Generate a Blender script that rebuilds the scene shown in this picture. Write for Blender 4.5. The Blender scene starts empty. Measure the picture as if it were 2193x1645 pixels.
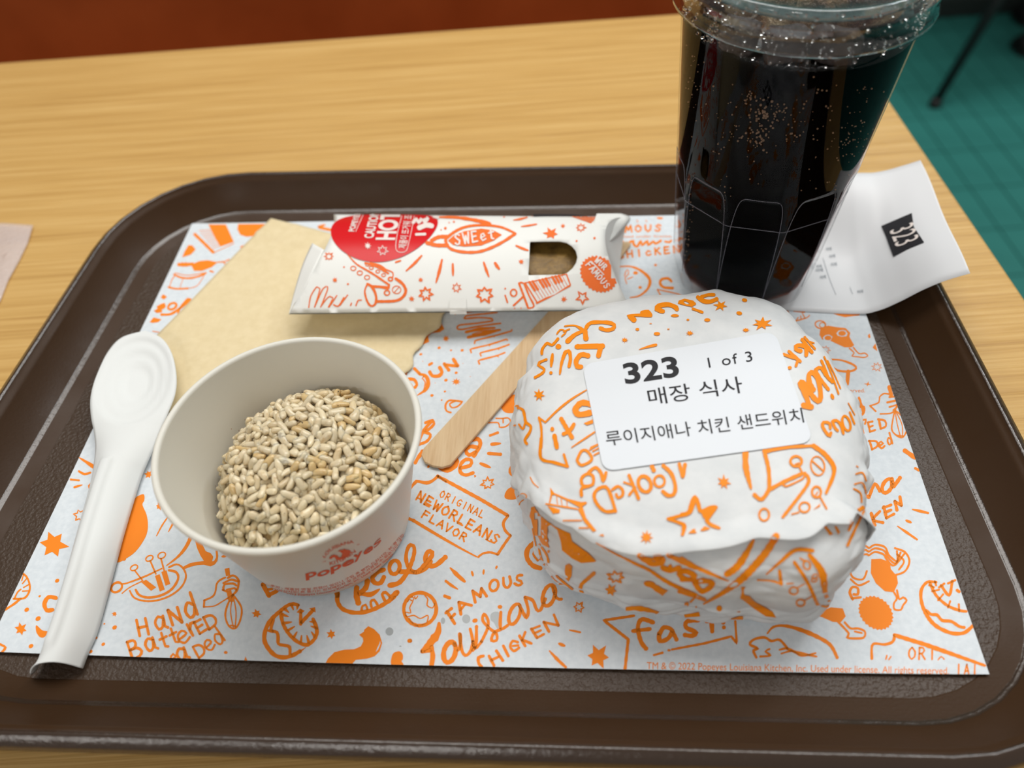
import bpy, bmesh, math, random
import numpy as np
from mathutils import Vector, Matrix, noise
from mathutils.bvhtree import BVHTree
from mathutils.geometry import delaunay_2d_cdt

random.seed(7); RNG = np.random.default_rng(7)
SC = bpy.context.scene
COL = SC.collection
PI = math.pi

# ---------------------------------------------------------------- camera
CAM = np.array([0.03367020806, -0.23202429503, 0.27786353813])
RM = np.array([[0.9979706085, -0.0020528322, -0.0636431488],
               [0.0396501145, -0.7620338256, 0.6463221465],
               [-0.0498250231, -0.6475339640, -0.7604059656]])   # camera (right, down, forward) -> world
FOC, PX, PY = 1690.0, 1096.5, 822.5
cam = bpy.data.cameras.new('camera')
cam.sensor_fit = 'HORIZONTAL'; cam.sensor_width = 36.0; cam.lens = FOC*36.0/2193.0
cam.clip_start = 0.01; cam.clip_end = 50
cam.dof.use_dof = True; cam.dof.focus_distance = 0.318; cam.dof.aperture_fstop = 6.4
camo = bpy.data.objects.new('camera', cam); COL.objects.link(camo)
m4 = Matrix.Identity(4)
for i in range(3):
    m4[i][0] = RM[i, 0]; m4[i][1] = -RM[i, 1]; m4[i][2] = -RM[i, 2]; m4[i][3] = CAM[i]
camo.matrix_world = m4
SC.camera = camo

# ---------------------------------------------------------------- light
SC.view_settings.view_transform = 'Standard'; SC.view_settings.look = 'None'
SC.view_settings.gamma = 1.0; SC.view_settings.use_curve_mapping = False
SC.view_settings.exposure = 0.24
SC.cycles.use_denoising = True
SC.cycles.max_bounces = 14; SC.cycles.transmission_bounces = 12; SC.cycles.transparent_max_bounces = 16
SC.cycles.sample_clamp_indirect = 6.0
w = bpy.data.worlds.new('restaurant_air'); SC.world = w; w.use_nodes = True
bg = w.node_tree.nodes['Background']; bg.inputs[0].default_value = (1.0, 0.95, 0.89, 1); bg.inputs[1].default_value = 0.26
def area(name, loc, sx, sy, power, col=(1, 0.97, 0.93), target=None):
    l = bpy.data.lights.new(name, 'AREA'); l.shape = 'RECTANGLE'; l.size = sx; l.size_y = sy
    l.energy = power; l.color = col
    o = bpy.data.objects.new(name, l); COL.objects.link(o); o.location = loc
    if target is not None:
        o.rotation_euler = (Vector(target)-Vector(loc)).to_track_quat('-Z', 'Y').to_euler()
    return o
area('ceiling_panel_light', (0.15, 0.72, 1.75), 1.9, 0.9, 28)
area('ceiling_panel_light', (-2.3, 2.25, 1.75), 0.5, 0.5, 18)
area('ceiling_panel_light', (1.45, 1.45, 1.75), 0.5, 0.5, 15, (0.92, 0.97, 1))
area('ceiling_panel_light', (0.45, 2.6, 1.75), 0.5, 0.5, 16)
area('ceiling_tube_light', (-1.75, -1.95, 1.75), 0.60, 0.20, 11.0)
area('ceiling_tube_light', (-0.52, -1.95, 1.75), 0.40, 0.20, 9.0)

# ---------------------------------------------------------------- helpers
def ray(px, py):
    return RM @ np.array([px-PX, py-PY, FOC])
def at(px, py, z=0.0):
    d = ray(px, py)
    return CAM + d*((z-CAM[2])/d[2])
def link(o): COL.objects.link(o); return o
def empty(name, loc, label, cat, group=None):
    o = link(bpy.data.objects.new(name, None)); o.location = loc
    o.empty_display_size = 0.01
    o['label'] = label; o['category'] = cat
    if group: o['group'] = group
    return o
def rootloc(p):
    l = Vector((0, 0, 0))
    while p is not None:
        l = l + p.location; p = p.parent
    return l
def mesh(name, verts, faces, mat, parent=None, smooth=True, uv=None, loc=None):
    """one mesh object; verts in world space"""
    me = bpy.data.meshes.new(name)
    off = rootloc(parent) if parent is not None else Vector(loc or (0, 0, 0))
    V = np.asarray(verts, float).reshape(-1, 3) - np.array(off)
    me.from_pydata(V.tolist(), [], [tuple(int(i) for i in f) for f in faces])
    me.update()
    for mm in (mat if isinstance(mat, (list, tuple)) else [mat]): me.materials.append(mm)
    if smooth: me.polygons.foreach_set('use_smooth', [True]*len(me.polygons))
    o = link(bpy.data.objects.new(name, me))
    if parent is not None: o.parent = parent
    elif loc: o.location = loc
    return o
def tag(o, label, cat, group=None, kind=None):
    o['label'] = label; o['category'] = cat
    if group: o['group'] = group
    if kind: o['kind'] = kind
    return o
def fixn(o):
    bm = bmesh.new(); bm.from_mesh(o.data); bmesh.ops.recalc_face_normals(bm, faces=bm.faces); bm.to_mesh(o.data); bm.free()
    return o
def grid_faces(nu, nv, wrap_u=False, off=0):
    """verts index = i*nv+j"""
    F = []
    for i in range(nu if wrap_u else nu-1):
        a = i; b = (i+1) % nu
        for j in range(nv-1):
            F.append((off+a*nv+j, off+b*nv+j, off+b*nv+j+1, off+a*nv+j+1))
    return F
def lathe(prof, n, c, close=False):
    """profile [(r,z)], n segments -> verts, faces"""
    V = []; nv = len(prof)
    for i in range(n):
        a = 2*PI*i/n
        for r, z in prof: V.append((c[0]+r*math.cos(a), c[1]+r*math.sin(a), c[2]+z))
    F = grid_faces(n, nv, True)
    if close:
        for i in range(n):
            b = (i+1) % n
            F.append((i*nv+nv-1, b*nv+nv-1, b*nv, i*nv))
    return V, F
def box_vf(x0, x1, y0, y1, z0, z1, off=0):
    V = [(x0, y0, z0), (x1, y0, z0), (x1, y1, z0), (x0, y1, z0), (x0, y0, z1), (x1, y0, z1), (x1, y1, z1), (x0, y1, z1)]
    F = [(0, 3, 2, 1), (4, 5, 6, 7), (0, 1, 5, 4), (1, 2, 6, 5), (2, 3, 7, 6), (3, 0, 4, 7)]
    return V, [tuple(off+i for i in f) for f in F]
def solid(o, t, offset=-1.0):
    md = o.modifiers.new('thickness', 'SOLIDIFY'); md.thickness = t; md.offset = offset
    return o
def bevel(o, wd, seg=2):
    md = o.modifiers.new('bevel', 'BEVEL'); md.width = wd; md.segments = seg; md.limit_method = 'ANGLE'
    return o
def rot2(x, y, a): return x*math.cos(a)-y*math.sin(a), x*math.sin(a)+y*math.cos(a)
TA = math.radians(5.07)                       # the table and the room are turned against the tray
def tb(x, y, z=0.0):
    X, Y = rot2(x, y, TA); return (X, Y, z)

# ---------------------------------------------------------------- materials
def srgb(r, g, b):
    f = lambda c: (c/12.92 if c <= 0.04045 else ((c+0.055)/1.055)**2.4)
    return (f(r/255), f(g/255), f(b/255), 1)
def mat(name, col, rough=0.6, spec=0.5, **kw):
    m = bpy.data.materials.new(name); m.use_nodes = True
    b = m.node_tree.nodes['Principled BSDF']
    b.inputs['Base Color'].default_value = col
    b.inputs['Roughness'].default_value = rough
    b.inputs['Specular IOR Level'].default_value = spec
    for k, v in kw.items(): b.inputs[k].default_value = v
    return m
def nodes(m):
    nt = m.node_tree; return nt, nt.nodes, nt.links, nt.nodes['Principled BSDF']
def noise_node(nt, scale, detail=3, rough=0.5, coord='Object', mapscale=None, rotz=0):
    tc = nt.nodes.new('ShaderNodeTexCoord'); n = nt.nodes.new('ShaderNodeTexNoise')
    n.inputs['Scale'].default_value = scale; n.inputs['Detail'].default_value = detail; n.inputs['Roughness'].default_value = rough
    if mapscale or rotz:
        mp = nt.nodes.new('ShaderNodeMapping'); mp.inputs['Scale'].default_value = mapscale or (1, 1, 1); mp.inputs['Rotation'].default_value = (0, 0, rotz)
        nt.links.new(tc.outputs[coord], mp.inputs[0]); nt.links.new(mp.outputs[0], n.inputs[0])
    else: nt.links.new(tc.outputs[coord], n.inputs[0])
    return n
def bump(m, src, strength, dist):
    nt, N, L, b = nodes(m)
    bp = N.new('ShaderNodeBump'); bp.inputs['Strength'].default_value = strength; bp.inputs['Distance'].default_value = dist
    L.new(src, bp.inputs['Height'])
    prev = b.inputs['Normal'].links
    if prev: L.new(prev[0].from_socket, bp.inputs['Normal'])
    L.new(bp.outputs[0], b.inputs['Normal'])
def ramp(m, src, stops, target='Base Color'):
    nt, N, L, b = nodes(m)
    r = N.new('ShaderNodeValToRGB')
    while len(r.color_ramp.elements) < len(stops): r.color_ramp.elements.new(0.5)
    for e, (p, c) in zip(r.color_ramp.elements, stops): e.position = p; e.color = c
    L.new(src, r.inputs[0]); L.new(r.outputs[0], b.inputs[target])
    return r

M = {}
# table wood: fine oak grain running along the table
m = M['wood'] = mat('oak_laminate', srgb(205, 165, 98), 0.34, 0.45)
nt = m.node_tree
n1 = noise_node(nt, 1.0, 4, 0.6, 'Object', (5, 300, 5))
n2 = noise_node(nt, 1.0, 3, 0.6, 'Object', (14, 1100, 14))
mx = nt.nodes.new('ShaderNodeMix'); mx.data_type = 'FLOAT'; mx.inputs[0].default_value = 0.45
nt.links.new(n1.outputs[0], mx.inputs[2]); nt.links.new(n2.outputs[0], mx.inputs[3])
ramp(m, mx.outputs[0], [(0.28, srgb(174, 130, 68)), (0.5, srgb(206, 165, 98)), (0.72, srgb(224, 188, 124))])
bump(m, n2.outputs[0], 0.35, 0.0012)
M['wood_edge'] = mat('oak_edge', srgb(168, 122, 62), 0.5)
# tray plastics
m = M['tray_smooth'] = mat('brown_tray_plastic', srgb(62, 43, 27), 0.42, 0.16)
n = noise_node(m.node_tree, 900, 2); bump(m, n.outputs[0], 0.22, 0.0002)
ns = noise_node(m.node_tree, 1.0, 4, 0.6, 'Object', (60, 1500, 900), 0.6); bump(m, ns.outputs[0], 0.10, 0.0003)
nr = noise_node(m.node_tree, 40, 4); ramp(m, nr.outputs[0], [(0.3, (0.34, 0.34, 0.34, 1)), (0.7, (0.52, 0.52, 0.52, 1))], 'Roughness')
m = M['tray_textured'] = mat('pebbled_tray_plastic', srgb(66, 51, 39), 0.45, 0.4)
n = noise_node(m.node_tree, 620, 2, 0.5); bump(m, n.outputs[0], 0.9, 0.0007)
m = M['tray_lip'] = mat('worn_tray_lip', srgb(54, 39, 28), 0.20, 0.7)
n = noise_node(m.node_tree, 380, 4, 0.7); bump(m, n.outputs[0], 0.40, 0.0005)
# papers
def paper(name, c, rough=0.75, nscale=700, st=0.25, mott=None):
    m = mat(name, c, rough, 0.25)
    n = noise_node(m.node_tree, nscale, 3); bump(m, n.outputs[0], st, 0.0002)
    if mott:
        k = noise_node(m.node_tree, mott[0], 4, 0.6); ramp(m, k.outputs[0], [(0.35, mott[1]), (0.65, mott[2])])
    return m
M['mat_paper'] = paper('placemat_paper', srgb(222, 226, 229), 0.7, 600, 0.2, (420, srgb(212, 220, 226), srgb(222, 229, 234)))
M['wrap_paper'] = paper('wrapper_paper', srgb(222, 226, 228), 0.55, 500, 0.15, (90, srgb(215, 219, 221), srgb(226, 229, 230)))
M['label_paper'] = paper('label_paper', srgb(226, 231, 237), 0.5, 900, 0.05)
M['napkin'] = paper('unbleached_napkin', srgb(224, 205, 164), 0.9, 500, 0.18, (260, srgb(223, 205, 164), srgb(229, 212, 173)))
M['box_card'] = paper('white_card', srgb(238, 239, 235), 0.55, 300, 0.06)
M['bowl_card'] = paper('bowl_card', srgb(226, 224, 214), 0.42, 260, 0.05)
M['spoon_pulp'] = paper('pressed_pulp', srgb(228, 231, 230), 0.6, 350, 0.15)
m = M['receipt'] = paper('thermal_paper', srgb(226, 228, 231), 0.38, 300, 0.04)
def ink(name, c, rough=0.6): return mat(name, c, rough, 0.25)
M['orange'] = ink('orange_ink', srgb(246, 136, 30))
M['orange_wrap'] = ink('orange_ink_wrapper', srgb(246, 142, 14), 0.5)
M['orange_box'] = ink('orange_ink_box', srgb(244, 116, 48))
M['bowl_ink'] = ink('red_orange_bowl_ink', srgb(226, 92, 46))
M['black'] = ink('black_print', srgb(40, 40, 44))
M['grey_print'] = ink('grey_print', srgb(120, 130, 138))
M['red'] = ink('red_sticker', srgb(214, 28, 34), 0.3)
M['white_ink'] = ink('white_ink', srgb(238, 228, 222), 0.4)
m = M['birch'] = mat('birch_stick', srgb(214, 180, 132), 0.6, 0.3)
n = noise_node(m.node_tree, 1.0, 4, 0.6, 'Object', (500, 35, 200), math.radians(-57)+PI/2*0)
ramp(m, n.outputs[0], [(0.3, srgb(206, 172, 130)), (0.55, srgb(219, 190, 150)), (0.75, srgb(226, 200, 162))]); bump(m, n.outputs[0], 0.15, 0.0003)
m = M['pie'] = mat('fried_crust', srgb(128, 98, 42), 0.5)
n = noise_node(m.node_tree, 160, 5, 0.65); ramp(m, n.outputs[0], [(0.3, srgb(84, 62, 26)), (0.55, srgb(134, 103, 46)), (0.75, srgb(164, 130, 66))]); bump(m, n.outputs[0], 0.8, 0.001)
# rice
m = M['rice'] = mat('seasoned_rice', srgb(214, 200, 168), 0.2, 0.5)
nt, N, L, b = nodes(m)
va = N.new('ShaderNodeVertexColor'); va.layer_name = 'grain'; 
k = noise_node(nt, 420, 4, 0.6)
mxn = N.new('ShaderNodeMix'); mxn.data_type = 'RGBA'; mxn.blend_type = 'MULTIPLY'; 
rr = N.new('ShaderNodeValToRGB')
for e, (ps, c_) in zip([rr.color_ramp.elements[0], rr.color_ramp.elements[1], rr.color_ramp.elements.new(0.46)], ((0.28, (0.80, 0.66, 0.48, 1)), (0.62, (1.12, 1.12, 1.10, 1)), (0.42, (0.98, 0.93, 0.83, 1)))): e.position = ps; e.color = c_
L.new(k.outputs[0], rr.inputs[0]); mxn.inputs[0].default_value = 1.0; k2 = noise_node(nt, 800, 2)
L.new(va.outputs[0], mxn.inputs[6]); L.new(rr.outputs[0], mxn.inputs[7]); L.new(mxn.outputs[2], b.inputs['Base Color'])
b.inputs['Subsurface Weight'].default_value = 0.5; b.inputs['Subsurface Radius'].default_value = (0.0016, 0.0014, 0.0011); b.inputs['Subsurface Scale'].default_value = 1.0
bump(M['rice'], k2.outputs[0], 0.25, 0.0004)
M['pepper'] = mat('pepper_flake', srgb(38, 26, 22), 0.6)
# cup
m = M['pet'] = mat('clear_plastic', (0.97, 0.985, 0.99, 1), 0.02, 0.5, **{'Transmission Weight': 1.0, 'IOR': 1.3})
m = M['lid_pet'] = mat('clear_lid_plastic', (0.93, 0.965, 0.975, 1), 0.03, 0.5, **{'Transmission Weight': 1.0, 'IOR': 1.45})
n = noise_node(m.node_tree, 260, 2); bump(m, n.outputs[0], 0.12, 0.0008)
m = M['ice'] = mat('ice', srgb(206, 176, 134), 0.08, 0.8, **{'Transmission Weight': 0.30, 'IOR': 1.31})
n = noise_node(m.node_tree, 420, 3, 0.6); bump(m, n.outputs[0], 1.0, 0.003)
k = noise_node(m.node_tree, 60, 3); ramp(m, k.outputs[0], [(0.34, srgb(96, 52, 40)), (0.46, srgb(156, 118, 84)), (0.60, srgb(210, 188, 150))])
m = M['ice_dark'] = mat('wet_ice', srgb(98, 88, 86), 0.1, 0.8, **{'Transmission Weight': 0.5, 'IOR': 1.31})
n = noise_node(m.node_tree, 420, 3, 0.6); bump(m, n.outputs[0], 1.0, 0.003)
M['fleck'] = mat('brown_fleck', srgb(116, 78, 46), 0.5)
M['drop'] = mat('glint_drop', (1, 1, 1, 1), 0.0, 0.8, **{'Transmission Weight': 1.0, 'IOR': 1.33})
M['bubble'] = mat('bubble_skin', srgb(120, 92, 66), 0.25, 0.6)
# room
m = M['tile'] = mat('teal_floor_tile', srgb(46, 120, 112), 0.42, 0.4)
n = noise_node(m.node_tree, 5, 2); ramp(m, n.outputs[0], [(0.3, srgb(44, 112, 105)), (0.7, srgb(52, 126, 118))])
M['grout'] = mat('teal_grout', srgb(26, 78, 74), 0.7)
m = M['leather'] = mat('rust_vinyl', srgb(140, 62, 18), 0.5, 0.35)
n = noise_node(m.node_tree, 9, 3); ramp(m, n.outputs[0], [(0.3, srgb(146, 66, 18)), (0.7, srgb(168, 82, 32))])
k = noise_node(m.node_tree, 160, 3); bump(m, k.outputs[0], 0.15, 0.001)
M['bench_base'] = mat('dark_bench_base', srgb(52, 34, 24), 0.6)
M['base_dark'] = mat('dark_skirting', srgb(30, 40, 38), 0.6)
M['wall'] = mat('teal_grey_wall', srgb(52, 92, 90), 0.7)
M['black_metal'] = mat('black_metal', srgb(14, 15, 15), 0.45)
M['black_leather'] = mat('black_shoe_leather', srgb(12, 12, 13), 0.55)
m = M['film'] = mat('clear_film', (0.86, 0.78, 0.78, 1), 0.12, 0.9, **{'Alpha': 0.38})
n = noise_node(m.node_tree, 420, 2); bump(m, n.outputs[0], 0.6, 0.0012)
def thin_clear(name, tint, ior, rough, bumpn=None):
    """thin clear plastic: passes light straight, mirrors some of it by angle"""
    m = bpy.data.materials.new(name); m.use_nodes = True; nt = m.node_tree; N = nt.nodes; L = nt.links
    N.remove(N['Principled BSDF']); t = N.new('ShaderNodeBsdfTransparent'); t.inputs[0].default_value = tint
    g = N.new('ShaderNodeBsdfGlossy'); g.inputs['Roughness'].default_value = rough
    f = N.new('ShaderNodeFresnel'); ge = N.new('ShaderNodeNewGeometry'); mi = N.new('ShaderNodeMix')   # a sheet mirrors alike from both sides
    mi.inputs[2].default_value = ior; mi.inputs[3].default_value = 1/ior; L.new(ge.outputs['Backfacing'], mi.inputs[0]); L.new(mi.outputs[0], f.inputs[0])
    x = N.new('ShaderNodeMixShader'); L.new(f.outputs[0], x.inputs[0]); L.new(t.outputs[0], x.inputs[1]); L.new(g.outputs[0], x.inputs[2])
    L.new(x.outputs[0], N['Material Output'].inputs['Surface'])
    if bumpn:
        n = noise_node(nt, bumpn[0], 2); b = N.new('ShaderNodeBump'); b.inputs['Strength'].default_value = bumpn[1]; b.inputs['Distance'].default_value = bumpn[2]
        L.new(n.outputs[0], b.inputs['Height']); L.new(b.outputs[0], g.inputs['Normal']); L.new(b.outputs[0], f.inputs['Normal'])
    return m
M['pet'] = thin_clear('clear_plastic', (0.985, 0.99, 0.995, 1), 1.24, 0.02)
m = M['cola'] = bpy.data.materials.new('cola'); m.use_nodes = True; N = m.node_tree.nodes; L = m.node_tree.links
N.remove(N['Principled BSDF']); t = N.new('ShaderNodeBsdfTransparent'); L.new(t.outputs[0], N['Material Output'].inputs['Surface'])
vab = N.new('ShaderNodeVolumeAbsorption'); vab.inputs[0].default_value = (0.50, 0.14, 0.05, 1); vab.inputs[1].default_value = 420
L.new(vab.outputs[0], N['Material Output'].inputs['Volume'])
M['lid_top'] = thin_clear('clear_lid_sheet', (0.985, 0.99, 0.99, 1), 1.25, 0.03, (220, 0.3, 0.0008))
M['seam'] = mat('moulded_seam', srgb(150, 148, 160), 0.25, 0.6, **{'Alpha': 0.30})
M['cola_top'] = thin_clear('cola_surface', (1, 1, 1, 1), 1.33, 0.03)
nt = M['cola_top'].node_tree; vab = nt.nodes.new('ShaderNodeVolumeAbsorption'); vab.inputs[0].default_value = (0.50, 0.14, 0.05, 1); vab.inputs[1].default_value = 420
nt.links.new(vab.outputs[0], nt.nodes['Material Output'].inputs['Volume'])

# ================================================================ the room
FZ = -0.74
fl = mesh('floor', *box_vf(-3.0, 4.0, -2.0, 4.0, FZ-0.05, FZ-0.004), M['grout'], None, False)
fl['kind'] = 'structure'; fl.rotation_euler.z = TA
TW, TH = 0.062, 0.132
tv, tf = box_vf(0.0012, TW-0.0012, 0.0012, TH-0.0012, FZ-0.004, FZ)
tv = [(x*(1 if z < FZ-0.001 else 0.985)+0.0004*(z > FZ-0.001), y, z) for x, y, z in tv]
tme = None
def tile_at(x, y):
    global tme
    if tme is None:
        o = mesh('floor_tile', tv, tf, M['tile'], None, False); tme = o.data
    else:
        o = link(bpy.data.objects.new('floor_tile', tme))
    o.parent = fl; o.location = (x, y, 0)
TX0, TY0 = 0.9685-6*TW, 0.813-2*TH
for i in range(20):
    for j in range(10):
        x, y = TX0+i*TW, TY0+j*TH
        if x > 0.78 and y < 1.80-TH*0.3 and y > 0.65: tile_at(x, y)
# the tiles further off, too far out of view to be picked apart
V = []; F = []
for i in range(-34, 36):
    for j in range(-12, 10):
        x, y = TX0+i*TW, TY0+j*TH
        if (x > 0.78 and y > 0.65 and i < 20) or y > 1.80-TH*0.3: continue
        v, f = box_vf(x+0.0012, x+TW-0.0012, y+0.0012, y+TH-0.0012, FZ-0.004, FZ, len(V)); V += v; F += f
o = mesh('floor_tile_field', V, F, M['tile'], fl, False); o['kind'] = 'stuff'
wl = mesh('wall_back', *box_vf(-3.0, 4.0, 1.815, 1.95, FZ-0.05, 1.9), M['wall'], None, False); wl['kind'] = 'structure'; wl.rotation_euler.z = TA
bb = mesh('baseboard_back', *box_vf(-3.0, 4.0, 1.80, 1.8149, FZ, FZ+0.05), M['base_dark'], None, False); bb['kind'] = 'structure'; bb.rotation_euler.z = TA
bevel(bb, 0.004)

# bench with rust coloured vinyl
bn = empty('bench', tb(-0.45, 0.62, FZ), 'rust brown vinyl bench running behind the wooden table', 'bench')
def troundbox(name, x0, x1, y0, y1, z0, z1, r, mt, parent, seg=3):
    V, F = box_vf(x0, x1, y0, y1, z0, z1)
    V = [tb(*v) for v in V]
    o = mesh(name, V, F, mt, parent, True); bevel(o, r, seg); return o
BX1 = 0.35
troundbox('base', -1.6, BX1-0.02, 0.44, 0.86, FZ, FZ+0.33, 0.004, M['bench_base'], bn)
troundbox('seat', -1.6, BX1, 0.40, 0.80, FZ+0.332, FZ+0.45, 0.02, M['leather'], bn)
troundbox('backrest', -1.6, BX1, 0.80, 0.90, FZ+0.40, FZ+0.98, 0.025, M['leather'], bn)

# chair and shoes seen past the table on the teal floor
ch = empty('chair', tb(1.2, 1.58, FZ), 'black chair with slim splayed legs on the teal tiled floor', 'chair')
def tube(pts, r, n=10, r1=None):
    pts = [Vector(p) for p in pts]; V = []; F = []
    for i, p in enumerate(pts):
        d = (pts[min(i+1, len(pts)-1)]-pts[max(i-1, 0)]).normalized()
        a = d.orthogonal().normalized(); b = d.cross(a)
        rr = r if r1 is None else r+(r1-r)*i/(len(pts)-1)
        for k in range(n):
            t = 2*PI*k/n; V.append(p+a*rr*math.cos(t)+b*rr*math.sin(t))
    for i in range(len(pts)-1):
        for k in range(n): F.append((i*n+k, i*n+(k+1) % n, (i+1)*n+(k+1) % n, (i+1)*n+k))
    F.append(tuple(range(n-1, -1, -1))); F.append(tuple((len(pts)-1)*n+k for k in range(n)))
    return V, F
for (x, y, sx, sy) in ((1.017, 1.386, 1, 1), (1.017, 1.685, 1, -1), (1.44, 1.386, -1, 1), (1.44, 1.685, -1, -1)):
    V, F = tube([tb(x, y, FZ+0.012), tb(x+0.10*sx, y+0.012*sy, FZ+0.45)], 0.0095, 10, 0.0135)
    lg = mesh('leg', V, F, M['black_metal'], ch)
    V, F = lathe([(0.0, 0), (0.013, 0), (0.014, 0.004), (0.012, 0.02), (0.006, 0.022)], 14, tb(x, y, FZ))
    mesh('glide', V, F, M['black_metal'], lg)
troundbox('seat', 1.06, 1.46, 1.38, 1.78, FZ+0.45, FZ+0.485, 0.012, M['black_metal'], ch)
troundbox('backrest', 1.44, 1.465, 1.40, 1.76, FZ+0.60, FZ+0.85, 0.010, M['black_metal'], ch)
def shoe(x, y, ang, label):
    e = empty('shoe', tb(x, y, FZ), label, 'shoe', None)
    secs = [(0.0, 0.020, 0.030), (0.02, 0.040, 0.044), (0.06, 0.049, 0.054), (0.11, 0.047, 0.066), (0.16, 0.040, 0.085), (0.22, 0.040, 0.100), (0.27, 0.036, 0.098), (0.285, 0.018, 0.090)]
    V = []; n = 16
    for s, hw, h in secs:
        for k in range(n):
            t = 2*PI*k/n; cx_ = math.cos(t)*hw; cz = 0.015+(h-0.015)*max(0, math.sin(t))**0.8
            X, Y = rot2(s, cx_, ang); V.append(tb(x+X, y+Y, FZ+cz))
    F = grid_faces(len(secs), n) + [(i*n+n-1, (i+1)*n+n-1, (i+1)*n, i*n) for i in range(len(secs)-1)]
    F += [tuple(range(n)), tuple((len(secs)-1)*n+k for k in range(n-1, -1, -1))]
    up = fixn(mesh('upper', V, F, M['black_leather'], e))
    md = up.modifiers.new('s', 'SUBSURF'); md.levels = 1; md.render_levels = 1
    V = []
    for z in (0, 0.016):
        for s, hw, h in secs+secs[::-1]:
            pass
    lo = [(s, hw+0.003) for s, hw, h in secs]+[(s, -hw-0.003) for s, hw, h in secs[::-1]]
    for z in (0.0, 0.016):
        for s, q in lo:
            X, Y = rot2(s-0.004, q, ang); V.append(tb(x+X, y+Y, FZ+z))
    k = len(lo); F = [tuple(range(k-1, -1, -1)), tuple(range(k, 2*k))]+[(i, (i+1) % k, k+(i+1) % k, k+i) for i in range(k)]
    fixn(mesh('sole', V, F, M['black_metal'], e, False))
shoe(1.303, 1.605, 0.0, 'black rounded shoe on the floor at right picture edge, nearer of two')
shoe(1.375, 1.757, 0.0, 'black shoe against the skirting at upper right picture corner, behind the other')

# ================================================================ the table
TZ = -0.0042
tab = empty('dining_table', tb(-0.35, 0.02, FZ), 'pale oak wooden dining table under the brown tray', 'table')
tv_, tf_ = box_vf(-0.95, 0.2672, -0.335, 0.3678, TZ-0.028, TZ)
o = mesh('tabletop', [tb(*v) for v in tv_], tf_, M['wood'], tab); bevel(o, 0.0025, 3)
for x in (-0.88, 0.2):
    for y in (-0.27, 0.30):
        v, f = box_vf(x-0.02, x+0.02, y-0.02, y+0.02, FZ, TZ-0.0285)
        mesh('leg', [tb(*q) for q in v], f, M['black_metal'], tab, False)
# grain must run along the table: the wood texture is read in a frame turned with it
nt = M['wood'].node_tree
for n in nt.nodes:
    if n.type == 'MAPPING': n.vector_type = 'TEXTURE'; s = n.inputs['Scale'].default_value; n.inputs['Scale'].default_value = (1/s[0], 1/s[1], 1/s[2]); n.inputs['Rotation'].default_value = (0, 0, TA)

# clear film lying at the left
fp = [(-60, 476), (10, 480), (72, 484), (60, 520), (40, 560), (18, 600), (0, 645), (-40, 700)]
P = [at(x, y, TZ+0.0012) for x, y in fp]
c = sum(P)/len(P); V = []; F = []
nr = 8
for k in range(nr+1):
    for p in P:
        q = c+(p-c)*(k/nr); V.append((q[0], q[1], TZ+0.0008+0.0022*math.exp(-((q[0]+0.285)/0.012)**2)+0.0006*math.sin(190*q[0]+60*q[1])*(k/nr)))
n = len(P)
for k in range(nr):
    for i in range(n): F.append((k*n+i, k*n+(i+1) % n, (k+1)*n+(i+1) % n, (k+1)*n+i))
o = fixn(mesh('plastic_film', V, F, M['film'])); solid(o, 0.00025, 1.0)
tag(o, 'crinkled clear plastic film corner on the table left of the tray', 'film')

# ================================================================ the tray
tray = empty('serving_tray', (0, 0, TZ), 'dark brown plastic serving tray with a worn shiny rim', 'tray')
TFZ = -0.0012                                    # tray floor height
TCX, TCY, THX, THY = -0.003, -0.0033, 0.200, 0.1402
def rr_loop(d, z, n=9):
    r = 0.050+d; hx = THX+d; hy = THY+d; pts = []
    for (sx, sy, a0) in ((1, -1, -PI/2), (1, 1, 0), (-1, 1, PI/2), (-1, -1, PI)):
        for k in range(n):
            a = a0+PI/2*k/(n-1)
            x = sx*(hx-r)+r*math.cos(a); y = sy*(hy-r)+r*math.sin(a)
            x *= 1-0.20*(y)
            pts.append((TCX+x, TCY+y, z))
        # extra points along the straight sides
        if sx == 1 and sy == -1: side = 'x'
    return pts
prof_in = [(-0.0085, 0.0), (-0.0080, 0.0004), (-0.0010, 0.0004), (-0.0006, 0.0007), (-0.0002, 0.0009), (0.0004, 0.0010), (0.0010, 0.0014), (0.0112, 0.0135), (0.0120, 0.0150), (0.0128, 0.0152), (0.0140, 0.0168)]
prof_lip = [(0.0140, 0.0168), (0.0144, 0.0173), (0.0152, 0.0174), (0.0159, 0.0171), (0.0185, 0.0156), (0.0192, 0.0145), (0.0194, 0.0126), (0.0188, 0.0114), (0.0176, 0.0118), (0.0158, 0.0140)]
prof_out = [(0.0158, 0.0140), (0.0132, 0.0132), (0.0030, 0.0002), (-0.006, -0.0028), (-0.05, -0.0028)]
def loops_mesh(name, prof, mt, cap_first=False, cap_last=False):
    V = []; F = []
    L0 = [rr_loop(d, TFZ+z) for d, z in prof]; n = len(L0[0])
    for l in L0: V += l
    for i in range(len(prof)-1):
        for k in range(n): F.append((i*n+k, i*n+(k+1) % n, (i+1)*n+(k+1) % n, (i+1)*n+k))
    if cap_first: F.append(tuple(range(n)))
    if cap_last: F.append(tuple((len(prof)-1)*n+k for k in range(n-1, -1, -1)))
    return mesh(name, V, F, mt, tray)
o = loops_mesh('rim', prof_in+prof_lip[1:]+prof_out[1:], [M['tray_smooth'], M['tray_lip']], False, True)
nl = len(rr_loop(0, 0)); b0, b1 = 2*nl, 6*nl; a0 = (len(prof_in)-1)*nl; a1 = (len(prof_in)+len(prof_lip)-5)*nl
for i, p in enumerate(o.data.polygons):
    if a0 <= i < a1 or b0 <= i < b1: p.material_index = 1
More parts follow.
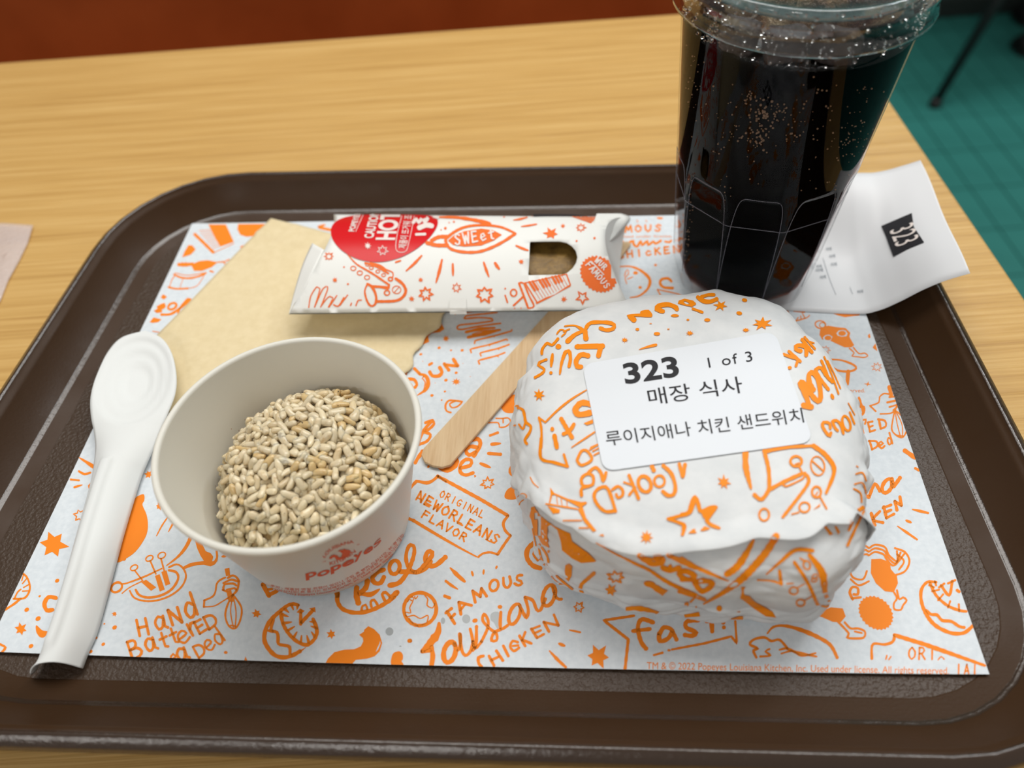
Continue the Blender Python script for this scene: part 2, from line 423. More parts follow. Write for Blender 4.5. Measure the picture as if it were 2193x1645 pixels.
fl_l = rr_loop(-0.0085, TFZ); cV = list(fl_l)+[(TCX, TCY, TFZ)]
mesh('textured_floor', cV, [(k, (k+1) % nl, nl) for k in range(nl)], M['tray_textured'], tray, False)

# ================================================================ the placemat
TL, BL, BR, TR = [np.array(p) for p in ((412, 480), (-30, 1396), (2118, 1445), (1778, 457))]
PC = [at(*p)[:2] for p in (TL, BL, BR, TR)]
def wz(x, y):
    return 0.0002+0.00035*(0.5+0.5*math.sin(34*x+9*y+1.0)*math.sin(41*y-7*x+0.4))+0.0012*math.exp(-((x-0.186)/0.012)**2-((y-0.02)/0.045)**2)*0.6
def mat_uv(u, v):
    q = PC[0]*(1-u)*(1-v)+PC[1]*(1-u)*v+PC[2]*u*v+PC[3]*u*(1-v)
    return q+np.array((0, -0.0014))*math.sin(PI*u)**0.8*v*v
MATPOLY = [mat_uv(0, 0), mat_uv(0, 1)]+[mat_uv(k/14, 1) for k in range(1, 14)]+[mat_uv(1, 1), mat_uv(1, 0)]
NU, NV = 90, 64
V = []
for i in range(NU):
    for j in range(NV):
        u = i/(NU-1); v = j/(NV-1)
        q = mat_uv(u, v)
        V.append((q[0], q[1], wz(q[0], q[1])))
F = [f[::-1] for f in grid_faces(NU, NV)]
pm = fixn(mesh('placemat', V, F, M['mat_paper'])); tag(pm, 'white paper placemat with orange doodle print lining the brown tray', 'placemat')

def hit_z(px, py, zf, z0=0.0, it=25):
    z = z0
    for _ in range(it):
        p = at(px, py, z); z += 0.8*(zf(p[0], p[1])-z)
    return at(px, py, z)

# ================================================================ the napkin
nTL, nTR, nBR, nBL = [np.array(p) for p in ((-0.1330, 0.1275), (-0.0125, 0.0805), (-0.0630, -0.0460), (-0.1830, 0.0000))]
def nap_z(x, y):
    s = (x-nTL[0])*0.931+(y-nTL[1])*-0.363; t = -((x-nTL[0])*0.363+(y-nTL[1])*0.932)
    z = 0.0022+0.0004*math.sin(60*s+20*t)*math.sin(45*t+1)
    z += 0.0012*math.exp(-((t-0.013)/0.0013)**2)+0.0009*math.exp(-((s-0.018)/0.002)**2)*0.4
    return z
NU, NV = 60, 60; V = []
for i in range(NU):
    for j in range(NV):
        u = i/(NU-1); v = j/(NV-1)
        q = nTL*(1-u)*(1-v)+nTR*u*(1-v)+nBR*u*v+nBL*(1-u)*v
        q = q+np.array((0.931, -0.363))*(0.0013*math.sin(v*26)+0.0010*math.sin(v*61+1))*(u**8)
        V.append((q[0], q[1], nap_z(q[0], q[1])))
nk = mesh('paper_napkin', V, [f[::-1] for f in grid_faces(NU, NV)], M['napkin'])
fixn(nk); solid(nk, 0.0007, -1.0)
tag(nk, 'folded beige paper napkin on the placemat under the pie box', 'napkin')

# ================================================================ the wooden stick
lf = [(-0.0262, -0.0344), (-0.0133, -0.0256*0.55), (0.0195, 0.0376), (0.0400, 0.0706), (0.0560, 0.0965)]
rt = [(-0.0138, -0.0429), (0.0005, -0.0200), (0.0405, 0.0431), (0.0560, 0.0735), (0.0655, 0.0910)]
outl = [(-0.0262, -0.0344), (-0.0268, -0.0378), (-0.0250, -0.0414), (-0.0214, -0.0434), (-0.0172, -0.0442), (-0.0138, -0.0429)]
outl += [(0.0154, 0.0040), (0.0401, 0.0431), (0.0560, 0.0735), (0.0637, 0.0879), (0.0705, 0.1005), (0.0690, 0.1022), (0.0600, 0.1008)]
outl += [(0.0400, 0.0700), (0.0195, 0.0376), (-0.0033, 0.0016)]
def prism(name, loop, z0, z1, mt, parent=None, bev=0.0):
    n = len(loop); V = [(x, y, z0) for x, y in loop]+[(x, y, z1) for x, y in loop]
    F = [tuple(range(n-1, -1, -1)), tuple(range(n, 2*n))]+[(i, (i+1) % n, n+(i+1) % n, n+i) for i in range(n)]
    o = fixn(mesh(name, V, F, mt, parent, bev > 0))
    if bev: bevel(o, bev, 2)
    return o
stk = prism('wooden_stick', outl, 0.0011, 0.0027, M['birch'], None, 0.0003)
tag(stk, 'flat birch wood stick with a rounded end, partly under the pie box', 'utensil')

# ================================================================ the pie box
yfF = lambda x: 0.0362+(x+0.0978)/0.1638*0.0008
ybF = lambda x: 0.1125-(x+0.0905)/0.1585*0.0065
BZ, BH = 0.0155, 0.0150
def bv(x, y): return max(-1.0, min(1.0, 2*(y-yfF(x))/(ybF(x)-yfF(x))-1))
def top_z(x, y): v = bv(x, y); return BZ+BH*(1-v*v)
def xl(v, c): t = (v+1)/2; return -0.0978*(1-t)-0.0905*t+c*(1-v*v)
def xr(v, c): t = (v+1)/2; return 0.0660*(1-t)+0.0680*t-c*(1-v*v)
def ptxy(x, v): return (x, yfF(x)+(v+1)/2*(ybF(x)-yfF(x)))
def in_poly(x, y, P):
    c = False; j = len(P)-1
    for i in range(len(P)):
        if (P[i][1] > y) != (P[j][1] > y) and x < (P[j][0]-P[i][0])*(y-P[i][1])/(P[j][1]-P[i][1])+P[i][0]: c = not c
        j = i
    return c
def fill(outer, holes=(), step=None):
    """triangulated polygon with holes and inner grid points -> 2d verts, tris"""
    pts = [tuple(p) for p in outer]; edges = [(i, (i+1) % len(outer)) for i in range(len(outer))]
    for h in holes:
        b = len(pts); pts += [tuple(p) for p in h]; edges += [(b+i, b+(i+1) % len(h)) for i in range(len(h))]
    if step:
        xs = [p[0] for p in outer]; ys = [p[1] for p in outer]
        x = min(xs)+step*0.5
        while x < max(xs):
            y = min(ys)+step*0.5
            while y < max(ys):
                if in_poly(x, y, outer) and not any(in_poly(x, y, h) for h in holes): pts.append((x, y))
                y += step
            x += step
    r = delaunay_2d_cdt([Vector(p) for p in pts], edges, [], 0, 1e-9)
    V = [(p.x, p.y) for p in r[0]]; T = []
    for f in r[2]:
        cx = sum(V[i][0] for i in f)/len(f); cy = sum(V[i][1] for i in f)/len(f)
        if in_poly(cx, cy, outer) and not any(in_poly(cx, cy, h) for h in holes): T.append(tuple(f))
    return V, T
pbx = empty('pie_box', (-0.0145, 0.075, 0.0028), 'white pillow shaped card pie box with a round red sticker', 'box')
NS = 24
outer = [ptxy(xl(-1, 0)*(1-i/60)+xr(-1, 0)*i/60, -1) for i in range(60)]
outer += [ptxy(xr(-1+2*i/NS, 0.0125), -1+2*i/NS) for i in range(NS)]
outer += [ptxy(xr(1, 0)*(1-i/60)+xl(1, 0)*i/60, 1) for i in range(60)]
outer += [ptxy(xl(1-2*i/NS, 0.0125), 1-2*i/NS) for i in range(NS)]
Zr = lambda ox, oy, s, *a: [(ox+a[i]/s, oy+a[i+1]/s) for i in range(0, len(a), 2)]
wpx = Zr(1100, 430, 6.093, 190, 965, 205, 760, 212, 545, 222, 532, 420, 528, 600, 527, 690, 545, 760, 590, 810, 650, 832, 735, 815, 810, 770, 880, 700, 940, 640, 962, 400, 968, 205, 972)
win = [tuple(hit_z(x, y, top_z, 0.02)[:2]) for x, y in wpx]
V2, T = fill(outer, [win], 0.0042)
o = fixn(mesh('top_panel', [(x, y, top_z(x, y)) for x, y in V2], T, M['box_card'], pbx)); solid(o, 0.0005, -1.0)
V2, T = fill([ptxy(xl(-1, 0)*(1-i/30)+xr(-1, 0)*i/30, -1) for i in range(30)]+[ptxy(xr(-1+2*i/NS, 0.004), -1+2*i/NS) for i in range(NS)]+[ptxy(xr(1, 0)*(1-i/30)+xl(1, 0)*i/30, 1) for i in range(30)]+[ptxy(xl(1-2*i/NS, 0.004), 1-2*i/NS) for i in range(NS)], [], 0.006)
fixn(mesh('bottom_panel', [(x, y, BZ-0.0008-0.0118*(1-bv(x, y)**2)) for x, y in V2], T, M['box_card'], pbx))
for fx in (xl, xr):
    V = []; 
    for i in range(NS+1):
        v = -1+2*i/NS
        for k in range(9):
            t = k/8
            c = 0.0125*(1-t)+0.004*t; x, y = ptxy(fx(v, c), v)
            zt = BZ+BH*(1-v*v)-0.0003; zb = BZ-0.0008-0.0118*(1-v*v)
            V.append((x, y, zt*(1-t)+zb*t))
    fixn(mesh('end_flap', V, grid_faces(NS+1, 9), M['box_card'], pbx))
# the loose ear at the left end and the folded one at the right
def sheet(name, A, B, mt, parent, n=14, k=6, sag=0.0):
    V = []
    for i in range(n+1):
        t = i/n; a = curve_pt(A, t); b = curve_pt(B, t)
        for j in range(k+1):
            s = j/k; p = a*(1-s)+b*s; p[2] += sag*math.sin(PI*s); V.append(tuple(p))
    return mesh(name, V, grid_faces(n+1, k+1), mt, parent)
def curve_pt(P, t):
    P = [np.array(p, float) for p in P]; n = len(P)-1; f = min(t*n, n-1e-9); i = int(f); f -= i
    p0 = P[max(i-1, 0)]; p1 = P[i]; p2 = P[i+1]; p3 = P[min(i+2, n)]
    return 0.5*((2*p1)+(-p0+p2)*f+(2*p0-5*p1+4*p2-p3)*f*f+(-p0+3*p1-3*p2+p3)*f**3)
A = [at(694, 535, 0.0285), at(672, 580, 0.0262), at(648, 628, 0.021), at(627, 655, 0.0160)]
B = [at(669, 521, 0.0240), at(649, 565, 0.0225), at(632, 620, 0.0185), at(619, 674, 0.0142)]
o = fixn(sheet('ear_flap', A, B, M['box_card'], pbx)); solid(o, 0.0004, 0)
A = [at(1278, 458, 0.0262), at(1272, 478, 0.0285), at(1275, 500, 0.0295), at(1284, 530, 0.0290)]
B = [at(1330, 458, 0.0175), at(1350, 469, 0.0165), at(1326, 500, 0.0175), at(1302, 520, 0.0230)]
o = fixn(sheet('ear_flap', A, B, M['box_card'], pbx)); solid(o, 0.0004, 0)
# locking tab over the front seam and a black face painting the shade inside the back tuck slot
tabp = [(962, 628), (1001, 628), (1001, 664), (962, 665)]
tp = [at(x, y, 0) for x, y in tabp]
def onbox(px, py, eps=0.0003):
    p = hit_z(px, py, top_z, 0.02); return (p[0], p[1], p[2]+eps)
tabv = [onbox(963, 640, 0.0006), onbox(999, 640, 0.0006), onbox(999, 662, 0.0006), onbox(963, 662, 0.0006)]
fr = [(tabv[3][0], yfF(0)-0.0006, BZ-0.0015), (tabv[2][0], yfF(0)-0.0006, BZ-0.0015)]
mesh('lock_tab', tabv+fr, [(0, 3, 2, 1), (3, 4, 5, 2)], M['box_card'], pbx, False)
V = [onbox(1142, 464.5, 0.0004), onbox(1262, 464, 0.0004), onbox(1225, 460.5, 0.0004), onbox(1142, 460, 0.0004)]
mesh('slot_shade', V, [(0, 1, 2, 3)], M['black'], pbx, False)

# pie inside the box
V = []; n1, n2 = 40, 22
for i in range(n1+1):
    a = -PI/2+PI*i/n1
    for j in range(n2):
        b = 2*PI*j/n2
        ex = lambda v, p: math.copysign(abs(v)**p, v)
        x = 0.062*ex(math.sin(a), 0.5); cr = abs(math.cos(a))**0.45
        y = 0.024*cr*ex(math.cos(b), 0.7); z = 0.0080*cr*ex(math.sin(b), 0.7)
        p = Vector((x, y, z)); z += 0.0016*noise.noise(p*90)+0.0008*noise.noise(p*260)
        V.append((-0.013+x, 0.0745+y, 0.0165+z))
F = grid_faces(n1+1, n2)+[(i*n2+n2-1, (i+1)*n2+n2-1, (i+1)*n2, i*n2) for i in range(n1)]
o = fixn(mesh('fried_pie', V, F, M['pie'])); tag(o, 'brown fried pie seen through the box window', 'pie')

# ================================================================ the paper spoon
spn = empty('paper_spoon', tuple(at(200, 1200, 0.0)), 'white pressed paper spoon lying along the left side of the tray', 'spoon')
stn = [  # left px, right px, crown height, base height, flat 0..1
 ((311, 708), (311, 708), 0, .0085), ((262, 722), (346, 724), 0, .0085), ((232, 752), (367, 755), 0, .0085), ((208, 800), (377, 800), 0, .0083),
 ((194, 850), (375, 842), .0003, .0078), ((195, 893), (358, 888), .0012, .0066), ((201, 925), (346, 918), .0026, .0050), ((204, 960), (335, 950), .0045, .0032), ((200, 1000), (317, 990), .0062, .0016),
 ((192, 1040), (301, 1030), .0074, .0004), ((165, 1140), (268, 1140), .0080, 0), ((138, 1240), (240, 1245), .0082, 0), ((108, 1340), (211, 1350), .0084, 0), ((80, 1425), (190, 1400), .0086, -.0002), ((64, 1444), (178, 1432), .0086, -.0004)]
NV = 25; V = []
st_pts = []
for l, r, cr, b in stn:
    a = np.array(at(*l, b+0.0016)); c2 = np.array(at(*r, b+0.0016)); st_pts.append((a, c2, cr))
NL = 90
LS = [p[0] for p in st_pts]; RS = [p[1] for p in st_pts]; CS = [(p[2], 0, 0) for p in st_pts]
hc = np.array(at(287, 812, 0.009)); 
for i in range(NL+1):
    t = i/NL; a = curve_pt(LS, t); c2 = curve_pt(RS, t); cr = curve_pt(CS, t)[0]
    for j in range(NV):
        s = j/(NV-1); p = a*(1-s)+c2*s; q = 2*s-1
        z = p[2]+cr*(1-abs(q)**2.4)
        # rib pressed along the handle
        ri = max(0, min(1, (t-0.56)/0.03))*max(0, min(1, (0.93-t)/0.03))
        z += 0.0018*ri*max(0, 1-((q+0.26)/0.30)**4)
        # steps pressed into the bowl of the spoon
        dx = (p[0]-hc[0]); dy = (p[1]-hc[1]); e = math.hypot((dx*0.94+dy*0.34)/0.0165, (dy*0.94-dx*0.34)/0.0262)
        for lim in (1.0, 0.72, 0.42): z -= 0.0015/(1+math.exp((e-lim)*46))
        V.append((p[0], p[1], z))
o = fixn(mesh('pressed_paper', V, grid_faces(NL+1, NV), M['spoon_pulp'], spn)); solid(o, 0.0006, -1)

# ================================================================ bowl of rice
BC = (-0.0626, -0.0692, 0.0030); BRB, BRT, BHT = 0.0343, 0.0452, 0.0565
bowl = empty('paper_bowl', BC, 'white paper bowl with orange print, holding the seasoned rice', 'bowl')
bw = lambda z: BRB+(BRT-BRB)*z/BHT
prof = [(0.0, 0.004), (bw(0.004)-0.0008, 0.004), (bw(0.0045)-0.0006, 0.0046), (bw(BHT)-0.0006, BHT-0.0008)]
for k in range(9):
    a = PI-PI*1.35*k/8; prof.append((bw(BHT)+0.0007+0.0013*math.cos(a), BHT-0.0006+0.0013*math.sin(a)))
prof += [(bw(BHT-0.003)+0.0002, BHT-0.0030), (bw(0.012)+0.0001, 0.012), (bw(0.0)+0.0001, 0.0002), (bw(0)-0.0008, 0.0), (bw(0.0035)-0.0012, 0.0035), (0.0, 0.0036)]
V, F = lathe(prof, 96, BC); fixn(mesh('paper_wall', V, F, M['bowl_card'], bowl))

# rice: a mound of single grains, far too many to count
RC = np.array((-0.0600, -0.0675)); RR = 0.0378
def rice_z(x, y):
    d = math.hypot((x-RC[0])/RR, (y-RC[1])/(RR*1.0)); 
    z = 0.0222+0.0275*max(0, 1-d**2.6)**0.55
    z += 0.0022*noise.noise(Vector((x*70, y*70, 3)))+0.0015*noise.noise(Vector((x*150, y*150, 9)))
    return z+0.004*(y-RC[1])/RR
gv = []; gf = []; nu, nv = 11, 9
for i in range(nu):
    a = -PI/2+PI*i/(nu-1)
    for j in range(nv-1):
        b = 2*PI*j/(nv-1)
        xx = math.sin(a); rr_ = max(0.0, 1-abs(xx)**3.2)**0.45
        gv.append((xx, rr_*math.cos(b), rr_*math.sin(b)))
gv = np.array(gv); n = nv-1
for i in range(nu-1):
    for j in range(n): gf.append((i*n+j, (i+1)*n+j, (i+1)*n+(j+1) % n, i*n+(j+1) % n))
gf = np.array(gf)
allv = []; allf = []; cols = []; base = 0; placed = []
tries = 0
def rmax(z): return bw(z-BC[2])-0.0044
while len(placed) < 1300 and tries < 60000:
    tries += 1
    x = RC[0]+RNG.uniform(-1.05, 1.05)*RR; y = RC[1]+RNG.uniform(-1.05, 1.05)*RR
    if math.hypot(x-RC[0], y-RC[1]) > RR*1.03: continue
    layer = RNG.random()
    z = rice_z(x, y)-(0.0 if layer < 0.62 else RNG.uniform(0.0012, 0.0035))
    if math.hypot(x-BC[0], y-BC[1]) > rmax(z): continue
    p = np.array((x, y, z))
    md_ = 0.0026 if layer < 0.62 else 0.0022
    if placed:
        d = np.linalg.norm(np.array(placed)-p, axis=1)
        if d.min() < md_: continue
    placed.append(p)
    e = 0.001
    nn = np.array((-(rice_z(x+e, y)-rice_z(x-e, y))/(2*e), -(rice_z(x, y+e)-rice_z(x, y-e))/(2*e), 1.0)); nn /= np.linalg.norm(nn)
    ln = RNG.uniform(0.0022, 0.0037); wd = RNG.uniform(0.00115, 0.0017)
    th = RNG.uniform(0, 2*PI); t1 = np.cross(nn, (math.cos(th), math.sin(th), 0.3)); t1 /= np.linalg.norm(t1)
    t1 = t1+nn*RNG.uniform(-0.8, 0.8); t1 /= np.linalg.norm(t1)
    t2 = np.cross(nn, t1); t2 /= np.linalg.norm(t2); t3 = np.cross(t1, t2)
    g = gv.copy(); bend = RNG.uniform(-0.45, 0.45); g[:, 1] *= 1-0.18*g[:, 0]*RNG.uniform(-1, 1)
    g[:, 1] += bend*(g[:, 0]**2-0.3)
    g = g*(1+0.10*np.sin(g*RNG.uniform(3, 7, (1, 3))+RNG.uniform(0, 6, (1, 3))))
    w_ = np.outer(g[:, 0]*ln, t1)+np.outer(g[:, 1]*wd, t2)+np.outer(g[:, 2]*wd*0.85, t3)+p
    allv.append(w_); allf.append(gf+base); base += len(gv)
    k = RNG.random(); c = np.array(srgb(228, 217, 192)[:3])*RNG.uniform(0.86, 1.06)
    pt = noise.noise(Vector((x*85, y*85, 21)))
    if pt > 0.42 or k < 0.03: c = np.array(srgb(216, 192, 146)[:3])*RNG.uniform(0.88, 1.04)
    elif k < 0.30: c = np.array(srgb(220, 205, 174)[:3])*RNG.uniform(0.86, 1.04)
    cols.append(np.tile(np.append(c, 1.0), (len(gv), 1)))
# packed rice below the visible grains
bv2 = []; nb = 40
for i in range(nb):
    for j in range(16):
        r = RR*1.0*j/15; a = 2*PI*i/nb; x = RC[0]+r*math.cos(a); y = RC[1]+r*math.sin(a); z = rice_z(x, y)-0.0022
        dd = math.hypot(x-BC[0], y-BC[1]); lim = rmax(max(z, 0.008))+0.0030
        if dd > lim: x = BC[0]+(x-BC[0])*lim/dd; y = BC[1]+(y-BC[1])*lim/dd
        bv2.append((x, y, z))
bf = grid_faces(nb, 16, True)
VV = np.concatenate(allv+[np.array(bv2)]); FFF = [tuple(f) for f in np.concatenate(allf)]+[tuple(i+base for i in f) for f in bf]
cc = np.concatenate(cols+[np.tile(np.array(srgb(190, 168, 130)), (len(bv2), 1))])
rc = mesh('rice', VV, FFF, M['rice'])
ca = rc.data.color_attributes.new('grain', 'FLOAT_COLOR', 'POINT'); ca.data.foreach_set('color', cc.astype(np.float32).ravel())
tag(rc, 'mound of sticky seasoned brown-flecked rice in the paper bowl', 'rice', None, 'stuff')
# pepper flecks and brown crumbs on the grains
for nm, mt, cnt, smin, smax in (('pepper_flecks', M['pepper'], 60, 0.00018, 0.00055), ('brown_crumbs', M['fleck'], 420, 0.00010, 0.00032)):
    V = []; F = []
    top = [p for p in placed if p[2] >= rice_z(p[0], p[1])-0.0005]
    for k in range(cnt):
        p = top[int(RNG.integers(len(top)))]; x, y = p[0]+RNG.normal()*0.0016, p[1]+RNG.normal()*0.0012
        z = p[2]+RNG.uniform(0.0004, 0.0014); s = RNG.uniform(smin, smax)*(1 if k else 2.4); an = RNG.uniform(0, PI); b = len(V)
        for (dx, dy, dz) in ((1, 0, 0), (0.2, .6, .1), (-1, .1, 0), (-.3, -.6, .1), (0, 0, .5), (0, 0, -.5)):
            X, Y = rot2(dx*s, dy*s, an); V.append((x+X, y+Y, z+dz*s))
        for t in ((0, 1, 4), (1, 2, 4), (2, 3, 4), (3, 0, 4), (1, 0, 5), (2, 1, 5), (3, 2, 5), (0, 3, 5)): F.append(tuple(b+i for i in t))
    o = mesh(nm, V, F, mt, rc, False); o['kind'] = 'stuff'

# ================================================================ the wrapped burger
bg_ = empty('wrapped_burger', (0.083, -0.052, 0.0006), 'burger wrapped in white paper with orange doodles and a white order label', 'burger')
GC = np.array((0.0830, -0.0520)); GZ = 0.0006; GH = 0.0545; GB = 0.0220
TH_R = [(0, 0.0614), (20, 0.0627), (40, 0.0681), (60, 0.0775), (75, 0.0750), (90, 0.0705), (110, 0.0702), (130, 0.0756), (145, 0.0746), (160, 0.0697), (180, 0.0687), (200, 0.0677), (220, 0.0702), (240, 0.0655), (260, 0.0618), (280, 0.0631), (300, 0.0720), (315, 0.0705), (330, 0.0632), (345, 0.0616), (360, 0.0614)]
def Rth(d):
    d %= 360
    for (a, ra), (b, rb) in zip(TH_R, TH_R[1:]):
        if d <= b:
            t = (d-a)/(b-a); t = t*t*(3-2*t); return ra+(rb-ra)*t
def sm(a, b, x): t = max(0, min(1, (x-a)/(b-a))); return t*t*(3-2*t)
def ridge(p, f, seed):
    return 1-2*abs(noise.noise(Vector((p[0]*f+seed, p[1]*f-seed, p[2]*f+seed*0.7))))
def crease(x, y, z, f, seed):
    d = noise.voronoi(Vector((x*f+seed, y*f, z*f*1.3)))[0]
    return min(d[1]-d[0], 0.5)-0.25
def body_pt(deg, s, extra=0.0):
    """s 0 (top middle) .. 1 (foot)"""
    a = math.radians(deg); R = Rth(deg)
    if s < 0.62:
        ph = s/0.62*PI/2; rf = math.sin(ph)**0.62; zz = GB+(GH-GB)*max(0, math.cos(ph))**0.45
    else:
        q = (s-0.62)/0.38; rf = 1-0.10*q**2.2; zz = GB*(1-q)
    x = R*rf*math.cos(a); y = R*rf*math.sin(a)
    wgt = sm(0.30, 0.56, s)
    dsp = wgt*(0.0030*crease(x, y, zz, 42, 1.7)+0.0016*crease(x, y, zz*2.0, 95, 4.1)+0.0016*noise.noise(Vector((x*22, y*22, zz*40))))
    dsp += (1-wgt)*(0.0007*noise.noise(Vector((x*26, y*26, 2)))+0.0009*sm(0.05, .3, s)*crease(x, y, 0, 36, 7.7))
    fr = sm(0.15, 0.7, -math.sin(a))*sm(0.60, 0.68, s)*(1-sm(0.93, 1.0, s))
    ph = zz*430+deg*0.13+2.2*noise.noise(Vector((x*25, y*25, 5)))
    dsp += fr*0.0026*(abs((ph/PI) % 2-1)-0.5)
    for c, wd in ((203, 10), (338, 9), (20, 14), (160, 12)):          # gathered pleats
        g = math.exp(-((deg-c)/wd)**2); ph = (deg-c)*0.62+zz*150
        dsp += g*sm(0.36, 0.60, s)*0.0034*(abs((ph/PI) % 2-1)-0.5)
    dsp += extra
    n = np.array((math.cos(a)*sm(0.1, 0.6, s), math.sin(a)*sm(0.1, 0.6, s), 1.0-sm(0.3, 0.75, s)*0.85)); n /= np.linalg.norm(n)
    if s > 0.97: n[2] = 0
    q = np.array((x, y, zz))+n*dsp
    return np.array((GC[0]+q[0], GC[1]+q[1], GZ+max(0.0, q[2])))
NA, NSV = 300, 96
V = []
for i in range(NA):
    for j in range(NSV):
        V.append(body_pt(360*i/NA, 0.30+0.70*(j/(NSV-1))))
F = grid_faces(NA, NSV, True)
F.append(tuple(i*NSV+NSV-1 for i in range(NA)))
bo = fixn(mesh('under_wrap', V, F, M['wrap_paper'], bg_))
def bvh_of(objs):
    V = []; P = []
    for o in objs:
        off = len(V); l = rootloc(o)
        V += [v.co+l for v in o.data.vertices]; P += [tuple(off+i for i in p.vertices) for p in o.data.polygons]
    return BVHTree.FromPolygons(V, P)
# where the upper sheet ends: its cut edge, found on the under wrap
EDGE = [(1103, 1030), (1121, 1049), (1170, 1088), (1236, 1130), (1277, 1160), (1352, 1184), (1430, 1186), (1489, 1179), (1615, 1156), (1700, 1139), (1759, 1127), (1806, 1127), (1818, 1100)]
T0 = bvh_of([bo]); ED = []
for (x, y) in EDGE:
    d = ray(x, y); d = d/np.linalg.norm(d); h = T0.ray_cast(Vector(CAM), Vector(d))
    if h[0] is None: continue
    dg = math.degrees(math.atan2(h[0].y-GC[1], h[0].x-GC[0])) % 360
    ss = np.linspace(0.2, 1, 161); k = min(ss, key=lambda q: (Vector(body_pt(dg, q))-h[0]).length)
    ED.append((dg, float(k)))
ED.sort()
def flap_edge(d):
    """how far the upper sheet comes down (s)"""
    d %= 360
    if d < ED[0][0]-12 or d > ED[-1][0]+10: return 0.86
    if d < ED[0][0]: t = (d-ED[0][0]+12)/12; return 0.86*(1-t)+ED[0][1]*t
    if d > ED[-1][0]: t = (d-ED[-1][0])/10; return 0.86*t+ED[-1][1]*(1-t)
    for (a, b), (c, e) in zip(ED, ED[1:]):
        if a <= d <= c: t = (d-a)/max(c-a, 1e-6); return b+(e-b)*t
NSF = 80; V = []
for i in range(NA):
    d = 360*i/NA; se = flap_edge(d)
    k = sm(ED[0][0]-4, ED[0][0]+10, d)*(1-sm(ED[-1][0]-2, ED[-1][0]+6, d))
    for j in range(NSF):
        s = 0.0005+(se-0.0005)*j/(NSF-1); t = j/(NSF-1)
        lift = 0.0009+k*(0.0030-0.0020*sm(ED[-1][0]-22, ED[-1][0]-2, d))*sm(0.72, 1.0, t)-(1-k)*0.0012*sm(0.8, 1.0, t)
        V.append(body_pt(d, s, lift))
F = grid_faces(NA, NSF, True)
V.append(tuple(np.mean([V[i*NSF] for i in range(NA)], axis=0))); cI = len(V)-1
for i in range(NA): F.append((cI, i*NSF, ((i+1) % NA)*NSF))
fp_ = fixn(mesh('top_wrap', V, F, M['wrap_paper'], bg_)); solid(fp_, 0.00025, -1.0)

BURG = bvh_of([bo, fp_])
def mapper_bvh(tree, eps):
    def f(px, py):
        d = ray(px, py); d = d/np.linalg.norm(d)
        h = tree.ray_cast(Vector(CAM), Vector(d))
        if h[0] is None: return None
        n = h[1]
        if n.dot(Vector(d)) > 0: n = -n
        return h[0]+n*eps-Vector(d)*eps*0.5
    return f

# ================================================================ the drink
CC = (0.1246, 0.0782, 0.0013)
cup = empty('drink_cup', CC, 'clear plastic cup with flat lid full of dark cola and ice', 'cup')
def panel_top(dl): return 0.072-0.062*abs(dl/(PI/10))**9
def cup_r(z, a):
    r = 0.0337+0.0800*z
    if z < 0.080:                                  # ten flat panels with arched tops
        dl = (a+0.22) % (2*PI/10)-PI/10; zt = panel_top(dl)
        fl_ = r*0.958/math.cos(dl)
        if fl_ < r: r -= (r-fl_)*(1-sm(zt-0.0012, zt+0.0012, z))
    if z < 0.007: r -= 0.0030*(1-z/0.007)**2
    return r
CUPH = 0.1465
zs = [0.0, 0.0008, 0.002, 0.004, 0.007]+[0.007+0.073*k/60 for k in range(1, 61)]+[0.080+(CUPH-0.080)*k/8 for k in range(1, 9)]
NCU = 240
def cup_shell(dr, zlist, z0=0.0):
    V = []
    for i in range(NCU):
        a = 2*PI*i/NCU
        for z in zlist: V.append((CC[0]+(cup_r(z, a)+dr)*math.cos(a), CC[1]+(cup_r(z, a)+dr)*math.sin(a), CC[2]+z+z0))
    return V
out_ = cup_shell(0, zs); nz = len(zs); V = out_; F = grid_faces(NCU, nz, True)
V.append((CC[0], CC[1], CC[2]+0.0012)); c0 = len(V)-1
for i in range(NCU): F.append((c0, ((i+1) % NCU)*nz, i*nz))
cw = mesh('cup_wall', V, F, M['pet'], cup); bm = bmesh.new(); bm.from_mesh(cw.data)
for f in bm.faces:                                          # normals outwards
    c_ = f.calc_center_median()
    if f.normal.dot(Vector((c_.x, c_.y, 0)) if c_.z > 0.002 else Vector((0, 0, -1))) < 0: f.normal_flip()
bm.to_mesh(cw.data); bm.free()
lid = [(0.0487, 0.1390), (0.0487, 0.1405), (0.0482, 0.1420), (0.0478, 0.1465), (0.0484, 0.1478), (0.0484, 0.1490), (0.0472, 0.1500), (0.0474, 0.1522), (0.0468, 0.1540), (0.0455, 0.1544), (0.0444, 0.1536), (0.0438, 0.1505), (0.0430, 0.1492), (0.0200, 0.1494), (0.0110, 0.1496), (0.0, 0.1496)]
inn = [(max(0, r-0.0004) if i < 9 else r, z-(0.0004 if i >= 8 else 0)) for i, (r, z) in enumerate(lid)]
V, F = lathe(lid+inn[::-1], 128, CC, True)
lo_ = fixn(mesh('lid', V, F, [M['lid_pet'], M['lid_top']], cup))
for pl in lo_.data.polygons:
    if math.hypot(pl.center.x, pl.center.y) < 0.0436: pl.material_index = 1
